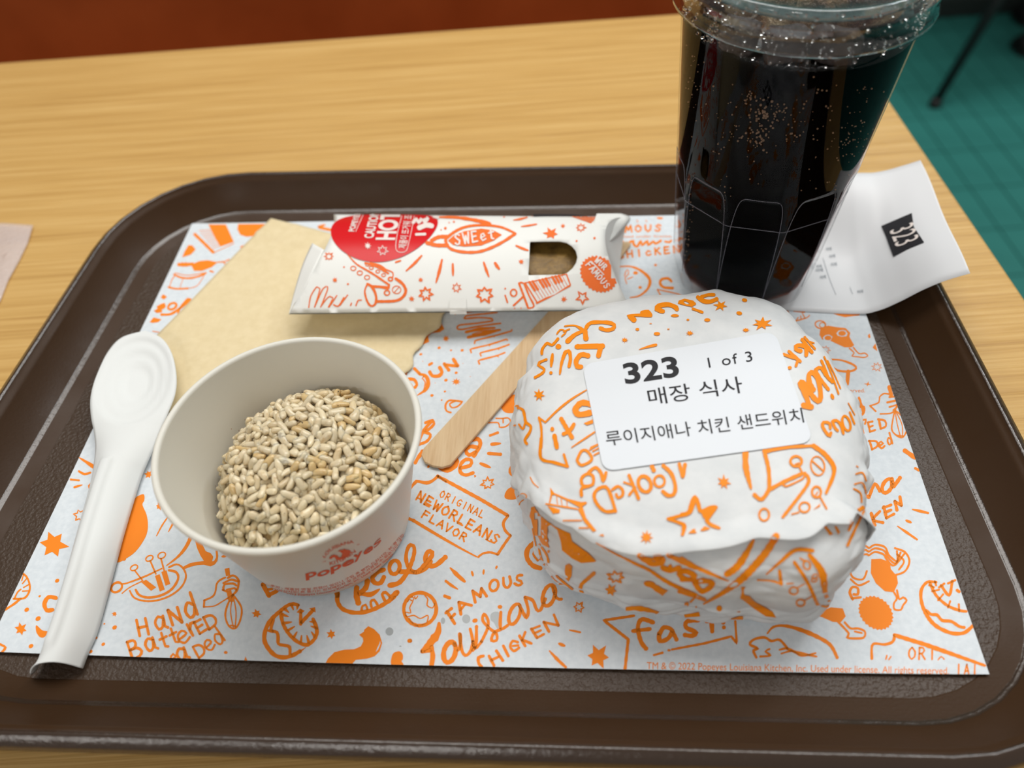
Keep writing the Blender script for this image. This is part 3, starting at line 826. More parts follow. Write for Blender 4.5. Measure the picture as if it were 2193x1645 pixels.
# cola
LQ = 0.1315
zc = [z for z in zs if z < LQ and z >= 0.0]+[LQ]
V = []; nzc = len(zc)
for i in range(NCU):
    a = 2*PI*i/NCU
    for z in zc:
        r = cup_r(max(z, 0.006), a)-0.0007-0.0014*(1-sm(0.0, 0.052, z))-0.003*(1-sm(0.004, 0.012, z))
        V.append((CC[0]+r*math.cos(a), CC[1]+r*math.sin(a), CC[2]+max(z, 0.0040)+0.0001*z))
F = grid_faces(NCU, nzc, True); V.append((CC[0], CC[1], CC[2]+0.0055)); V.append((CC[0], CC[1], CC[2]+LQ-0.0002))
for i in range(NCU):
    b = (i+1) % NCU; F.append((len(V)-2, b*nzc, i*nzc)); F.append((len(V)-1, i*nzc+nzc-1, b*nzc+nzc-1))
cola = fixn(mesh('cola', V, F, [M['cola'], M['cola_top']]));
for pl in cola.data.polygons:
    if len(pl.vertices) == 3 and pl.center.z > 0.1: pl.material_index = 1
cola.data.update(); tag(cola, 'dark brown cola filling the clear lidded cup', 'drink')
# moulded lines of the cup: a ring, and the edges and arched tops of the flat panels
def cpt(a, z, dr=0.00005): r = cup_r(z, a)+dr; return (CC[0]+r*math.cos(a), CC[1]+r*math.sin(a), CC[2]+z)
def seam(pts, r=0.00022):
    V, F = tube(pts, r, 6); mesh('moulded_seam', V, F, M['seam'], cup)
seam([cpt(2*PI*k/120, 0.056) for k in range(121)], 0.0002)
for k in range(10):
    a0 = k*2*PI/10-0.22
    seam([cpt(a0+PI/10+PI/10*t, panel_top(PI/10*t)+0.0006) for t in np.linspace(-0.995, 0.995, 61)], 0.00016)
# bubbles clinging inside the wall
ico = bmesh.new(); bmesh.ops.create_icosphere(ico, subdivisions=1, radius=1.0)
iv = np.array([v.co[:] for v in ico.verts]); itf = [tuple(v.index for v in f.verts) for f in ico.faces]; ico.free()
def cup_hit(px, py, dr):
    d = ray(px, py); d = d/np.linalg.norm(d); s = 0.25
    for _ in range(900):
        p = CAM+d*s; z = p[2]-CC[2]; a = math.atan2(p[1]-CC[1], p[0]-CC[0])
        if 0 < z < LQ and math.hypot(p[0]-CC[0], p[1]-CC[1]) < cup_r(z, a)+dr: return p
        s += 0.0003
    return None
V = []; F = []
cl = [(620, 600, 60, 75, 62), (585, 720, 70, 40, 30), (540, 505, 45, 30, 24), (700, 580, 70, 50, 24), (770, 680, 50, 50, 12), (250, 420, 40, 150, 26), (1110, 660, 90, 100, 40), (1060, 760, 80, 60, 20), (900, 600, 220, 240, 40), (400, 650, 160, 200, 36), (235, 1020, 14, 120, 22), (215, 1280, 22, 110, 30), (420, 1000, 20, 60, 8), (1130, 460, 40, 20, 6), (980, 1000, 140, 120, 20), (560, 800, 220, 160, 20)]
for (X, Y, sx, sy, cnt) in cl:
    for k in range(cnt):
        px = 1380+(X+RNG.normal()*sx*0.6)/2.419; py = (Y+RNG.normal()*sy*0.6)/2.419
        p = cup_hit(px, py, -0.0009)
        if p is None: continue
        r = RNG.uniform(0.00018, 0.00052)*(1.15 if cnt > 25 and X > 500 and X < 720 else 0.85); b = len(V)
        V += (iv*r+p).tolist(); F += [tuple(b+i for i in f) for f in itf]
o = mesh('bubbles', V, F, M['bubble'], cola); o['kind'] = 'stuff'
# water drops added inside the lid and the cup neck to make glints
V = []; F = []
for k in range(420):
    a = RNG.uniform(PI*1.02, PI*1.98) if k < 380 else RNG.uniform(0, PI); z = RNG.uniform(0.1335, 0.1470) if k % 4 else RNG.uniform(0.149, 0.153)
    r0 = (cup_r(z, a)-0.0001) if z < 0.1465 else 0.0468; s = RNG.uniform(0.00025, 0.0009); b = len(V)
    c_ = np.array((CC[0]+r0*math.cos(a), CC[1]+r0*math.sin(a), CC[2]+z))
    sc = iv*s*np.array((1, 1, RNG.uniform(0.5, 1.1)))
    V += (sc+c_).tolist(); F += [tuple(b+i for i in f) for f in itf]
o = mesh('glint_drops', V, F, M['drop'], cup); o['kind'] = 'stuff'
# ice
def ice(px, py, z, sx, sy, sz, rot, label, seed, mt='ice', dy=0.0):
    p = at(px, py, CC[2]+z); p[1] += dy; bm = bmesh.new(); bmesh.ops.create_cube(bm, size=2.0)
    bmesh.ops.subdivide_edges(bm, edges=bm.edges, cuts=5, use_grid_fill=True)
    rm = Matrix.Rotation(rot[2], 3, 'Z') @ Matrix.Rotation(rot[1], 3, 'Y') @ Matrix.Rotation(rot[0], 3, 'X')
    V = []
    for v in bm.verts:
        c = v.co.copy(); q = c.copy(); ln = (abs(c.x)**5+abs(c.y)**5+abs(c.z)**5)**0.2; q = c/ln
        q *= 1+0.13*noise.noise(q*1.6+Vector((seed, seed*2, 0)))+0.05*noise.noise(q*4+Vector((0, seed, 0)))
        q = rm @ Vector((q.x*sx*0.80, q.y*sy*0.80, q.z*sz*0.92)); V.append((p[0]+q.x, p[1]+q.y, min(p[2]+q.z, CC[2]+0.1486)))
    F = [tuple(v.index for v in f.verts) for f in bm.faces]; bm.free()
    o = fixn(mesh('ice_cube', V, F, M[mt]))
    tag(o, label, 'ice', 'ice cubes floating in the cola')
ice(1868, 10, 0.136, 0.0125, 0.010, 0.011, (0.3, 0.5, 0.7), 'rightmost pale tan ice cube under the lid of the cup', 1.1)
ice(1806, 34, 0.135, 0.0075, 0.010, 0.012, (0.1, -0.3, 0.2), 'narrow pale ice cube just left of the rightmost one', 2.3)
ice(1744, 36, 0.134, 0.0115, 0.010, 0.011, (0.5, 0.2, 1.0), 'reddish brown ice cube behind the middle of the lid front', 3.7)
ice(1672, 34, 0.134, 0.0115, 0.009, 0.011, (-0.3, 0.4, 0.4), 'glittering ice cube left of the middle of the lid', 4.9)
ice(1602, 14, 0.134, 0.011, 0.010, 0.011, (0.2, -0.4, 0.9), 'glittering ice cube second from the left under the lid', 6.1)
ice(1540, -20, 0.134, 0.0105, 0.010, 0.011, (0.3, 0.1, 0.2), 'leftmost ice cube under the lid of the cup', 9.2)
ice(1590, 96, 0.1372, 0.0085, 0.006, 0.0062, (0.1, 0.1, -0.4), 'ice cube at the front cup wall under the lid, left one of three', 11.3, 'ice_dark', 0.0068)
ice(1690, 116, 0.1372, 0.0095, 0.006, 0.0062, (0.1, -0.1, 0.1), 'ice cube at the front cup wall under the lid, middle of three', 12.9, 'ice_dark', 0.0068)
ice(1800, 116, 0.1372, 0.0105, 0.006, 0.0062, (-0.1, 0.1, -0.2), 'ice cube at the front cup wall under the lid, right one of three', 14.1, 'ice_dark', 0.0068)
ice(1712, -30, 0.138, 0.012, 0.011, 0.009, (0.4, 0.1, 0.3), 'amber ice cube at the top picture edge in the cup', 7.7)

# ================================================================ the receipt
rcl = [(0.100, 0.0008), (0.150, 0.0009), (0.176, 0.0014), (0.186, 0.0050), (0.1940, 0.0118), (0.2015, 0.0195), (0.2090, 0.0255), (0.2180, 0.0305)]
rnear = lambda x: 0.0500-(x-0.147)*0.105
rfar = lambda x: 0.1312-(x-0.147)*0.010
V = []; NXR, NYR = 56, 20
for i in range(NXR+1):
    q = curve_pt([(a, 0, b) for a, b in rcl], i/NXR)
    for j in range(NYR+1):
        t = j/NYR; sx = (t-0.5)*0.0035*sm(0.15, .21, q[0])
        y = rnear(q[0])*(1-t)+rfar(q[0])*t
        V.append((q[0]+sx, y, q[2]+0.0006*math.sin(9*t+60*q[0])*sm(0.175, 0.2, q[0])+0.0190*sm(0.40, 0.95, t)*math.exp(-((q[0]-0.182)/0.016)**2)*sm(0.150, 0.168, q[0])))
rcp = fixn(mesh('receipt', V, grid_faces(NXR+1, NYR+1), M['receipt'])); solid(rcp, 0.0001, 1.0)
tag(rcp, 'curled white receipt numbered 323 lying over the right tray rim', 'receipt')
RECB = bvh_of([rcp])

# ================================================================ printed ink
# thin printed shapes lying on the surfaces; drawings are pen strokes and filled outlines
class Ink:
    def __init__(s, k=1.0): s.P = []; s.f = (0, 0, 1.0); s.step = None; s.k = k
    def z(s, ox, oy, sc): s.f = (ox, oy, sc); return s
    def tr(s, pts): return [(s.f[0]+x/s.f[2], s.f[1]+y/s.f[2]) for x, y in pts]
    def raw(s, V, T): s.P.append((V, T))
    def S(s, wd, *a, sm=True, close=False):
        """pen stroke through points (zoom coordinates); wd may be (start, middle, end)"""
        pts = s.tr([(a[i], a[i+1]) for i in range(0, len(a), 2)])
        ws = wd if isinstance(wd, tuple) else (wd, wd, wd)
        s.stroke(pts, [q*s.k/s.f[2] for q in ws], sm, close)
    def stroke(s, pts, ws, sm=True, close=False):
        if close: pts = pts+[pts[0]]
        Q = []; n = len(pts)-1
        if n < 1: return
        for i in range(n):
            p0 = pts[i-1] if i else (pts[n-1] if close else pts[0]); p1, p2 = pts[i], pts[i+1]
            p3 = pts[i+2] if i+2 <= n else (pts[1] if close else pts[n])
            L = math.hypot(p2[0]-p1[0], p2[1]-p1[1]); k = max(1, int(L/4.0))
            for j in range(k):
                t = j/k
                if sm: Q.append(tuple(0.5*((2*p1[c])+(-p0[c]+p2[c])*t+(2*p0[c]-5*p1[c]+4*p2[c]-p3[c])*t*t+(-p0[c]+3*p1[c]-3*p2[c]+p3[c])*t**3) for c in (0, 1)))
                else: Q.append((p1[0]+(p2[0]-p1[0])*t, p1[1]+(p2[1]-p1[1])*t))
        Q.append(pts[-1]); m = len(Q)
        V = []; T = []
        for i, (x, y) in enumerate(Q):
            a = Q[max(i-1, 0)] if not (close and i == 0) else Q[m-2]
            b = Q[min(i+1, m-1)] if not (close and i == m-1) else Q[1]
            dx, dy = b[0]-a[0], b[1]-a[1]; l = math.hypot(dx, dy) or 1; dx /= l; dy /= l
            t = i/(m-1); h = (ws[0]+(ws[1]-ws[0])*2*t if t < 0.5 else ws[1]+(ws[2]-ws[1])*(2*t-1))/2
            h *= 1+0.10*math.sin(i*0.9+x)
            V.append((x-dy*h, y+dx*h)); V.append((x+dy*h, y-dx*h))
        for i in range(m-1):
            T.append((2*i, 2*i+1, 2*i+3)); T.append((2*i, 2*i+3, 2*i+2))
        if not close:                                        # round ends
            for (i, sg) in ((0, 1), (m-1, -1)):
                x, y = Q[i]; b = len(V); l0 = V[2*i]; h = math.hypot(l0[0]-x, l0[1]-y); a0 = math.atan2(l0[1]-y, l0[0]-x)
                V.append((x, y)); 
                for k in range(7):
                    a = a0+sg*PI*k/6; V.append((x+h*math.cos(a), y+h*math.sin(a)))
                for k in range(6): T.append((b, b+1+k, b+2+k))
        s.raw(V, T)
    def Fl(s, *a, holes=(), sm=False):
        pts = s.tr([(a[i], a[i+1]) for i in range(0, len(a), 2)])
        if sm:
            n = len(pts); Q = []
            for i in range(n):
                p0, p1, p2, p3 = pts[i-1], pts[i], pts[(i+1) % n], pts[(i+2) % n]
                for j in range(5):
                    t = j/5
                    Q.append(tuple(0.5*((2*p1[c])+(-p0[c]+p2[c])*t+(2*p0[c]-5*p1[c]+4*p2[c]-p3[c])*t*t+(-p0[c]+3*p1[c]-3*p2[c]+p3[c])*t**3) for c in (0, 1)))
            pts = Q
        hs = [s.tr([(h[i], h[i+1]) for i in range(0, len(h), 2)]) for h in holes]
        V, T = fill(pts, hs, s.step); s.raw(V, T)
    def dot(s, x, y, rx, ry=None, rot=0.0):
        ry = ry or rx; a = []
        for k in range(14):
            t = 2*PI*k/14; X, Y = rot2(rx*math.cos(t), ry*math.sin(t), rot); a += [x+X, y+Y]
        s.Fl(*a)
    def ring(s, x, y, rx, ry, wd, rot=0.0):
        a = []
        for k in range(16):
            t = 2*PI*k/16; X, Y = rot2(rx*math.cos(t), ry*math.sin(t), rot); a += [x+X, y+Y]
        s.S(wd, *a, close=True)
    def star(s, x, y, R, n=7, rot=0.0, inr=0.42, sq=1.0, wd=None, seed=0):
        rnd = random.Random(seed+int(x*7+y)); a = []
        for k in range(2*n):
            r = R*(rnd.uniform(0.82, 1.12) if k % 2 == 0 else inr); t = rot+PI*k/n
            a += [x+r*math.cos(t), y+r*math.sin(t)*sq]
        if wd: s.S(wd, *a, sm=False, close=True)
        else: s.Fl(*a)
    def word(s, txt, x0, y0, x1, y1, H, wd, gap=0.26, jit=0.0, var=None):
        """hand lettering along a straight baseline"""
        n = len(txt); L = math.hypot(x1-x0, y1-y0); ux, uy = (x1-x0)/L, (y1-y0)/L; vx, vy = uy, -ux
        adv = L/n
        for i, c in enumerate(txt):
            if c not in GL: continue
            h = H*(var[i] if var else 1.0)
            bx, by = x0+ux*adv*i, y0+uy*adv*i; wq = adv*(1-gap)
            j = jit*math.sin(i*2.3+1)*H
            for st in GL[c]:
                a = []
                for k in range(0, len(st), 2): X, Y = st[k], st[k+1]; a += [bx+ux*X*wq+vx*(Y*h+j), by+uy*X*wq+vy*(Y*h+j)]
                s.S(wd, *a, sm=len(st) > 6)
    def build(s, name, mapper, m, parent, clip=None, maxjump=None):
        V = []; F = []
        for vv, tt in s.P:
            b = len(V); ok = [True]*len(vv); W = []
            for i, (x, y) in enumerate(vv):
                p = mapper(x, y)
                if p is None: ok[i] = False; p = (0, 0, 0)
                W.append(tuple(p))
            V += W
            for t in tt:
                if not all(ok[i] for i in t): continue
                if maxjump:
                    q = [np.array(W[i]) for i in t]
                    px = [np.array(vv[i]) for i in t]
                    if max(np.linalg.norm(q[0]-q[1]), np.linalg.norm(q[1]-q[2]), np.linalg.norm(q[0]-q[2])) > maxjump: continue
                if clip:
                    P = [np.array(W[i]) for i in t]
                    for k in range(len(clip)):
                        a, c = clip[k], clip[(k+1) % len(clip)]; nx, ny = -(c[1]-a[1]), c[0]-a[0]
                        ds = [(p[0]-a[0])*nx+(p[1]-a[1])*ny for p in P]; Q = []
                        for i in range(len(P)):
                            j = (i+1) % len(P)
                            if ds[i] >= 0: Q.append(P[i])
                            if (ds[i] >= 0) != (ds[j] >= 0): Q.append(P[i]+(P[j]-P[i])*(ds[i]/(ds[i]-ds[j])))
                        P = Q
                        if len(P) < 3: break
                    if len(P) < 3: continue
                    n0 = len(V); V += [tuple(p) for p in P]; F.append(tuple(range(n0, n0+len(P))))
                    continue
                F.append(tuple(b+i for i in t))
        # drop vertices no face uses
        used = sorted({i for f in F for i in f}); ix = {i: k for k, i in enumerate(used)}
        o = mesh(name, [V[i] for i in used], [tuple(ix[i] for i in f) for f in F], m, parent, False)
        bm = bmesh.new(); bm.from_mesh(o.data)
        for f in bm.faces:
            if f.normal.dot(Vector(CAM)-f.calc_center_median()) < 0: f.normal_flip()
        bm.to_mesh(o.data); bm.free(); return o
GL = {
 'A': [(0, 0, .45, 1), (.45, 1, .9, 0), (.15, .35, .75, .38)],
 'B': [(.05, 0, .1, 1), (.1, 1, .5, .98, .6, .78, .45, .58, .1, .52), (.1, .52, .6, .5, .8, .25, .55, .03, .05, 0)],
 'C': [(.85, .85, .5, 1, .1, .7, .05, .35, .3, .03, .65, .0, .88, .18)],
 'D': [(.05, 0, .1, 1), (.1, 1, .65, .88, .85, .5, .65, .12, .05, 0)],
 'E': [(.75, .98, .1, 1), (.1, 1, .05, 0), (.05, 0, .8, .03), (.08, .5, .65, .53)],
 'F': [(.8, .98, .1, 1), (.1, 1, .05, 0), (.08, .5, .65, .53)],
 'G': [(.85, .85, .5, 1, .1, .7, .08, .3, .4, 0, .75, .08, .85, .4), (.85, .42, .5, .42)],
 'H': [(.08, 0, .05, 1), (.85, 0, .82, 1), (.06, .5, .84, .52)],
 'I': [(.45, 0, .45, 1)],
 'K': [(.08, 0, .08, 1), (.8, 1, .1, .45), (.3, .55, .85, 0)],
 'L': [(.1, 1, .08, 0), (.08, 0, .8, .02)],
 'M': [(.02, 0, .15, 1), (.15, 1, .47, .3), (.47, .3, .8, 1), (.8, 1, .95, 0)],
 'N': [(.08, 0, .1, 1), (.1, 1, .8, 0), (.8, 0, .82, 1)],
 'O': [(.45, 1, .1, .75, .05, .3, .4, 0, .78, .2, .85, .65, .45, 1)],
 'P': [(.05, 0, .1, 1), (.1, 1, .65, .98, .8, .72, .55, .48, .1, .45)],
 'R': [(.05, 0, .1, 1), (.1, 1, .6, .98, .75, .75, .5, .52, .1, .48), (.35, .5, .85, 0)],
 'S': [(.8, .85, .45, 1, .12, .78, .4, .55, .75, .35, .6, .05, .3, .0, .05, .15)],
 'T': [(.0, .95, .9, 1), (.45, .98, .45, 0)],
 'U': [(.05, 1, .08, .3, .4, 0, .75, .25, .82, 1)],
 'V': [(.0, 1, .42, 0), (.42, 0, .85, 1)],
 'W': [(0, 1, .2, 0), (.2, 0, .45, .7), (.45, .7, .7, 0), (.7, 0, .92, 1)],
 'Z': [(.05, .95, .85, 1), (.85, 1, .05, 0), (.05, 0, .9, .05)],
 'a': [(.65, .55, .35, .68, .05, .4, .2, .02, .5, .1, .68, .5), (.7, .66, .68, .1, .85, .0)],
 'c': [(.75, .55, .45, .68, .1, .4, .2, .08, .5, .0, .8, .14)],
 'd': [(.65, .5, .35, .66, .05, .35, .2, .02, .5, .08, .68, .4), (.72, 1.05, .7, .05)],
 'e': [(.1, .32, .72, .4, .55, .66, .2, .58, .06, .28, .3, .0, .78, .12)],
 'f': [(.75, .95, .5, 1, .35, .75, .32, 0), (.05, .58, .65, .62)],
 'h': [(.1, 0, .12, 1), (.12, .4, .45, .66, .7, .45, .72, 0)],
 'i': [(.4, .62, .4, 0), (.38, .86, .44, .88)],
 'k': [(.1, 0, .1, 1), (.7, .65, .12, .3), (.3, .4, .75, 0)],
 'l': [(.35, 1, .35, 0)],
 'n': [(.1, 0, .1, .65), (.1, .4, .45, .66, .7, .45, .72, 0)],
 'o': [(.4, .66, .08, .42, .15, .08, .45, 0, .78, .25, .7, .58, .4, .66)],
 'p': [(.1, -.4, .12, .65), (.12, .5, .5, .68, .75, .4, .5, .05, .12, .12)],
 'r': [(.12, 0, .1, .66), (.12, .35, .4, .62, .75, .6)],
 's': [(.7, .56, .4, .68, .15, .5, .45, .34, .68, .18, .4, .0, .1, .1)],
 't': [(.42, 1, .38, .1, .65, .02), (.05, .62, .8, .68)],
 'u': [(.08, .65, .1, .15, .4, 0, .68, .2), (.72, .66, .72, 0)],
 'y': [(.08, .65, .38, .1), (.75, .65, .2, -.4)],
 '!': [(.35, 1, .4, .32), (.4, .06, .43, .06)], '.': [(.4, .03, .44, .03)],
}
def font_mesh(txt, bold=0.0, lim=None, space=1.0):
    """text as flat triangles, cap height 1, starting at the origin -> verts, tris, width"""
    c = bpy.data.curves.new('t', 'FONT'); c.body = txt; c.resolution_u = 5; c.offset = bold; c.space_character = space
    o = bpy.data.objects.new('t', c); COL.objects.link(o)
    dg = bpy.context.evaluated_depsgraph_get(); me = bpy.data.meshes.new_from_object(o.evaluated_get(dg))
    bm = bmesh.new(); bm.from_mesh(me); bmesh.ops.triangulate(bm, faces=bm.faces)
    bmesh.ops.remove_doubles(bm, verts=bm.verts, dist=1e-6)
    xs = [v.co.x for v in bm.verts]; x0, x1 = min(xs), max(xs)
    if lim:
        for _ in range(6):
            ed = [e for e in bm.edges if e.calc_length() > lim]
            if not ed: break
            bmesh.ops.subdivide_edges(bm, edges=ed, cuts=1); bmesh.ops.triangulate(bm, faces=bm.faces)
    V = [((v.co.x-x0)/0.70, v.co.y/0.70) for v in bm.verts]; bm.verts.index_update()
    T = [tuple(v.index for v in f.verts) for f in bm.faces]; bm.free()
    bpy.data.objects.remove(o); bpy.data.meshes.remove(me); bpy.data.curves.remove(c)
    return V, T, (x1-x0)/0.70
def type_on(I, txt, x0, y0, x1, y1, H, up=None, bold=0.0, lim=None, space=1.0, arc=0.0):
    """set type on a baseline from (x0,y0) to (x1,y1) (zoom coordinates); up = (dx,dy) of one cap height"""
    V, T, wd = font_mesh(txt, bold, lim, space); L = math.hypot(x1-x0, y1-y0); ux, uy = (x1-x0)/L, (y1-y0)/L
    if up is None: up = (uy*H, -ux*H)
    P = []
    for x, y in V:
        t = x/wd; P.append((x0+(x1-x0)*t+up[0]*y-uy*-arc*4*t*(1-t), y0+(y1-y0)*t+up[1]*y-ux*arc*4*t*(1-t)))
    I.raw(I.tr(P), T)

# ---------------------------------------------------------------- placemat drawings
I = Ink(1.12); I.step = 22
# left strip
I.z(0, 680, 2.057)
I.star(235, 1000, 66, 6, 0.15, 0.5); I.star(352, 872, 30, 6, 0.2, 0.5, wd=5)
I.S((4, 12, 16), 350, 618, 385, 640, 418, 662); I.S(9, 348, 678, 372, 690, 398, 684); I.S(8, 312, 714, 348, 718); I.S((8, 9, 4), 328, 748, 362, 738); I.S(9, 412, 728, 392, 742, 400, 760)
I.S(8, 60, 1240, 110, 1235, 132, 1195, 122, 1150, 104, 1130); I.S(5, 104, 1132, 96, 1160); I.S(5, 118, 1150, 100, 1172); I.S(5, 128, 1176, 104, 1190); I.S(5, 130, 1204, 100, 1206); I.S(6, 64, 1238, 78, 1210, 92, 1198)
I.S(9, 22, 1288, 60, 1264, 90, 1240)
for x, y, r in ((252, 1160, 9), (175, 1228, 5), (118, 1288, 10), (168, 1327, 11), (137, 1448, 10), (548, 1066, 7), (505, 1366, 10), (460, 1350, 4), (455, 1440, 8), (424, 1412, 6), (400, 1472, 8)): I.dot(x, y, r*1.15, r*0.85, -0.6)
I.S(16, 246, 1236, 214, 1232, 196, 1262, 206, 1290, 232, 1288); I.Fl(160, 1356, 186, 1378, 210, 1384, 196, 1408, 176, 1408, 160, 1385, sm=True)
I.star(92, 1373, 30, 6, 0.3, 0.5); I.star(505, 1306, 13, 6, 0.2, 0.5); I.S(10, 0, 1440, 24, 1454, 8, 1476)
I.Fl(610, 786, 634, 780, 636, 806, 628, 826, 646, 870, 652, 920, 642, 966, 606, 1022, 566, 1056, 512, 1078, 505, 1000, 540, 900, 590, 806, sm=True)
I.star(655, 692, 20, 6, 0.2, 0.5); I.star(702, 832, 18, 6, 0.2, 0.5)
I.S((4, 6, 5), 690, 962, 715, 915, 742, 876); I.S((3, 8, 6), 742, 945, 760, 912, 776, 888)
# horn with valves
I.z(320, 990, 5.483)
I.S((10, 34, 40), 200, 1215, 330, 1115, 420, 1010, 480, 890, 500, 780)
I.Fl(530, 900, 560, 1010, 600, 1100, 640, 1160, 560, 1170, 480, 1185, 400, 1225, 400, 1262, 480, 1230, 560, 1210, 640, 1205, 720, 1225, 770, 1200, 800, 1160, 808, 1100, 800, 1040, 778, 1040, 782, 1120, 760, 1160, 735, 1165, 750, 1110, 720, 1070, 660, 1045, 620, 960, 590, 920)
I.S(20, 230, 1235, 320, 1200, 390, 1240, 430, 1330, 400, 1430, 330, 1510, 220, 1580, 80, 1625, -60, 1630, -180, 1590, -230, 1510)
I.S(26, 230, 1270, 310, 1290, 340, 1350, 310, 1430, 240, 1510, 120, 1570, -20, 1590, -120, 1560, -160, 1500)
I.S((14, 20, 14), 145, 1250, 60, 1290, -60, 1345, -260, 1420, -330, 1430); I.S(12, -90, 1400, -230, 1470, -320, 1540)
I.ring(145, 1095, 48, 34, 14, -0.5); I.S(18, 135, 1130, 175, 1280); I.Fl(140, 1290, 200, 1270, 245, 1430, 190, 1452)
I.ring(0, 1130, 46, 30, 14, -0.5); I.S(18, 10, 1160, 75, 1310); I.Fl(65, 1335, 120, 1315, 180, 1495, 122, 1520)
I.ring(-180, 1240, 46, 30, 14, -0.5); I.S(16, -170, 1275, -80, 1390); I.Fl(-95, 1410, -40, 1380, 80, 1470, 20, 1512)
I.ring(-385, 1470, 70, 52, 24, -0.6)
I.dot(880, 1105, 36, 15, -0.15)
# hand with a whisk
I.Fl(882, 1252, 940, 1242, 948, 1330, 900, 1340)
I.S(20, 890, 1355, 830, 1385, 790, 1430, 775, 1520, 740, 1580, 640, 1625); I.S(24, 645, 1625, 640, 1700); I.S(14, 640, 1700, 760, 1690, 850, 1640, 930, 1590)
I.S(24, 920, 1360, 980, 1330, 1030, 1360, 1050, 1400); I.S(22, 870, 1420, 960, 1380, 1030, 1400); I.S(22, 870, 1500, 880, 1440, 980, 1425, 1020, 1450); I.S(22, 910, 1500, 1000, 1480, 1020, 1500); I.S(24, 1050, 1400, 1035, 1490, 990, 1550, 930, 1600); I.S(22, 860, 1500, 930, 1530)
I.Fl(905, 1520, 960, 1500, 990, 1640, 930, 1640)
I.z(250, 1000, 2.193)
I.S(8, 545, 600, 520, 650, 510, 700, 525, 745, 555, 760, 580, 720, 585, 660, 545, 600); I.S(5, 545, 600, 535, 680, 548, 755); I.S(5, 545, 600, 560, 680, 556, 755); I.S(7, 535, 745, 558, 748)
# HaNd BatteReD BreadeD
def hbb(k=0):
    I.word('H', 104, 795, 158, 785, 76, 13, 0); I.word('a', 186, 768, 250, 752, 88, 12, 0); I.word('N', 258, 745, 318, 725, 72, 14, 0); I.word('d', 332, 715, 402, 690, 108, 13, 0)
    I.word('B', 72, 905, 138, 880, 84, 12, 0); I.word('a', 142, 870, 204, 850, 86, 12, 0); I.word('t', 214, 855, 258, 840, 72, 11, 0); I.word('t', 262, 835, 306, 818, 72, 11, 0); I.word('e', 302, 838, 362, 800, 84, 10, 0); I.word('r', 352, 795, 400, 770, 88, 13, 0); I.word('E', 388, 785, 432, 760, 58, 11, 0); I.word('D', 432, 765, 486, 735, 62, 11, 0)
    I.word('e', 265, 925, 300, 905, 60, 10, 0); I.word('a', 292, 915, 352, 892, 82, 12, 0); I.word('D', 384, 900, 430, 872, 60, 10, 0); I.word('e', 432, 872, 476, 835, 76, 9, 0); I.word('d', 478, 842, 524, 808, 82, 9, 0)
hbb()
I.dot(512, 872, 9, 7); I.Fl(598, 912, 605, 890, 614, 912)
I.star(657, 690, 24, 6, 0.2, 0.5); I.star(1008, 787, 24, 6, 0.4, 0.5); I.dot(1377, 818, 11, 9)
# the big letter half under the bowl
I.z(540, 1150, 5.672)
I.S(50, 130, 580, 205, 715); I.S(40, 205, 705, 300, 660); I.S(30, 200, 640, 240, 635); I.S(44, 130, 580, 260, 520, 360, 560)
# split ball with clock hands
I.S((36, 50, 44), 560, 830, 500, 815, 430, 835, 320, 920, 220, 1020, 160, 1140, 150, 1260, 200, 1360, 280, 1440, 380, 1465, 480, 1445, 580, 1390); I.S((40, 24, 6), 480, 1442, 570, 1400, 650, 1345)
I.S(40, 350, 920, 360, 1000, 390, 1090, 440, 1170, 510, 1245, 600, 1300, 680, 1310, 750, 1250, 785, 1180, 780, 1100, 740, 1000)
for a in ((370, 945, 440, 970), (380, 1050, 480, 1035), (430, 1140, 515, 1090), (505, 1220, 545, 1155), (590, 1290, 600, 1200), (690, 1290, 665, 1200), (760, 1210, 720, 1155), (785, 1110, 715, 1085), (755, 1035, 700, 1030), (400, 880, 445, 920), (480, 830, 500, 885), (555, 830, 545, 880)): I.S((34, 26, 12), *a)
I.S(36, 255, 1010, 230, 1130, 300, 1160, 315, 1220, 320, 1300, 400, 1320, 455, 1340, 460, 1430); I.S(30, 200, 1140, 250, 1150)
I.S(36, 590, 900, 590, 1060); I.S(40, 600, 1040, 740, 890); I.Fl(540, 920, 580, 870, 640, 900, 600, 930); I.Fl(690, 870, 765, 855, 770, 920, 740, 900)
# Creole with crest
I.S(62, 1270, 620, 1265, 700, 1290, 800); I.S(58, 1300, 690, 1380, 620, 1400, 540); I.S((40, 62, 14), 1330, 690, 1440, 700, 1550, 635)
I.S(50, 1600, 400, 1520, 430, 1460, 500, 1490, 560, 1560, 560, 1600, 490); I.ring(1730, 370, 62, 84, 44, 0.2)
I.S((56, 40, 46), 1670, 590, 1780, 560, 1860, 470, 1930, 330, 1970, 190, 1960, 110, 1920, 95, 1880, 170, 1870, 270, 1900, 370, 1970, 430, 2050, 420, 2120, 370, 2170, 300)
I.S(46, 1040, 690, 1035, 780, 1090, 870, 1200, 915, 1320, 920, 1450, 890, 1580, 830, 1700, 750, 1760, 680); I.S(60, 1690, 740, 1760, 675)
I.S(26, 1330, 890, 1340, 840, 1380, 825, 1400, 880); I.S(30, 1450, 850, 1440, 790, 1480, 765, 1520, 820); I.S(34, 1610, 770, 1580, 700, 1620, 675, 1680, 730)
I.S(50, 1070, 600, 1030, 660, 1035, 720)
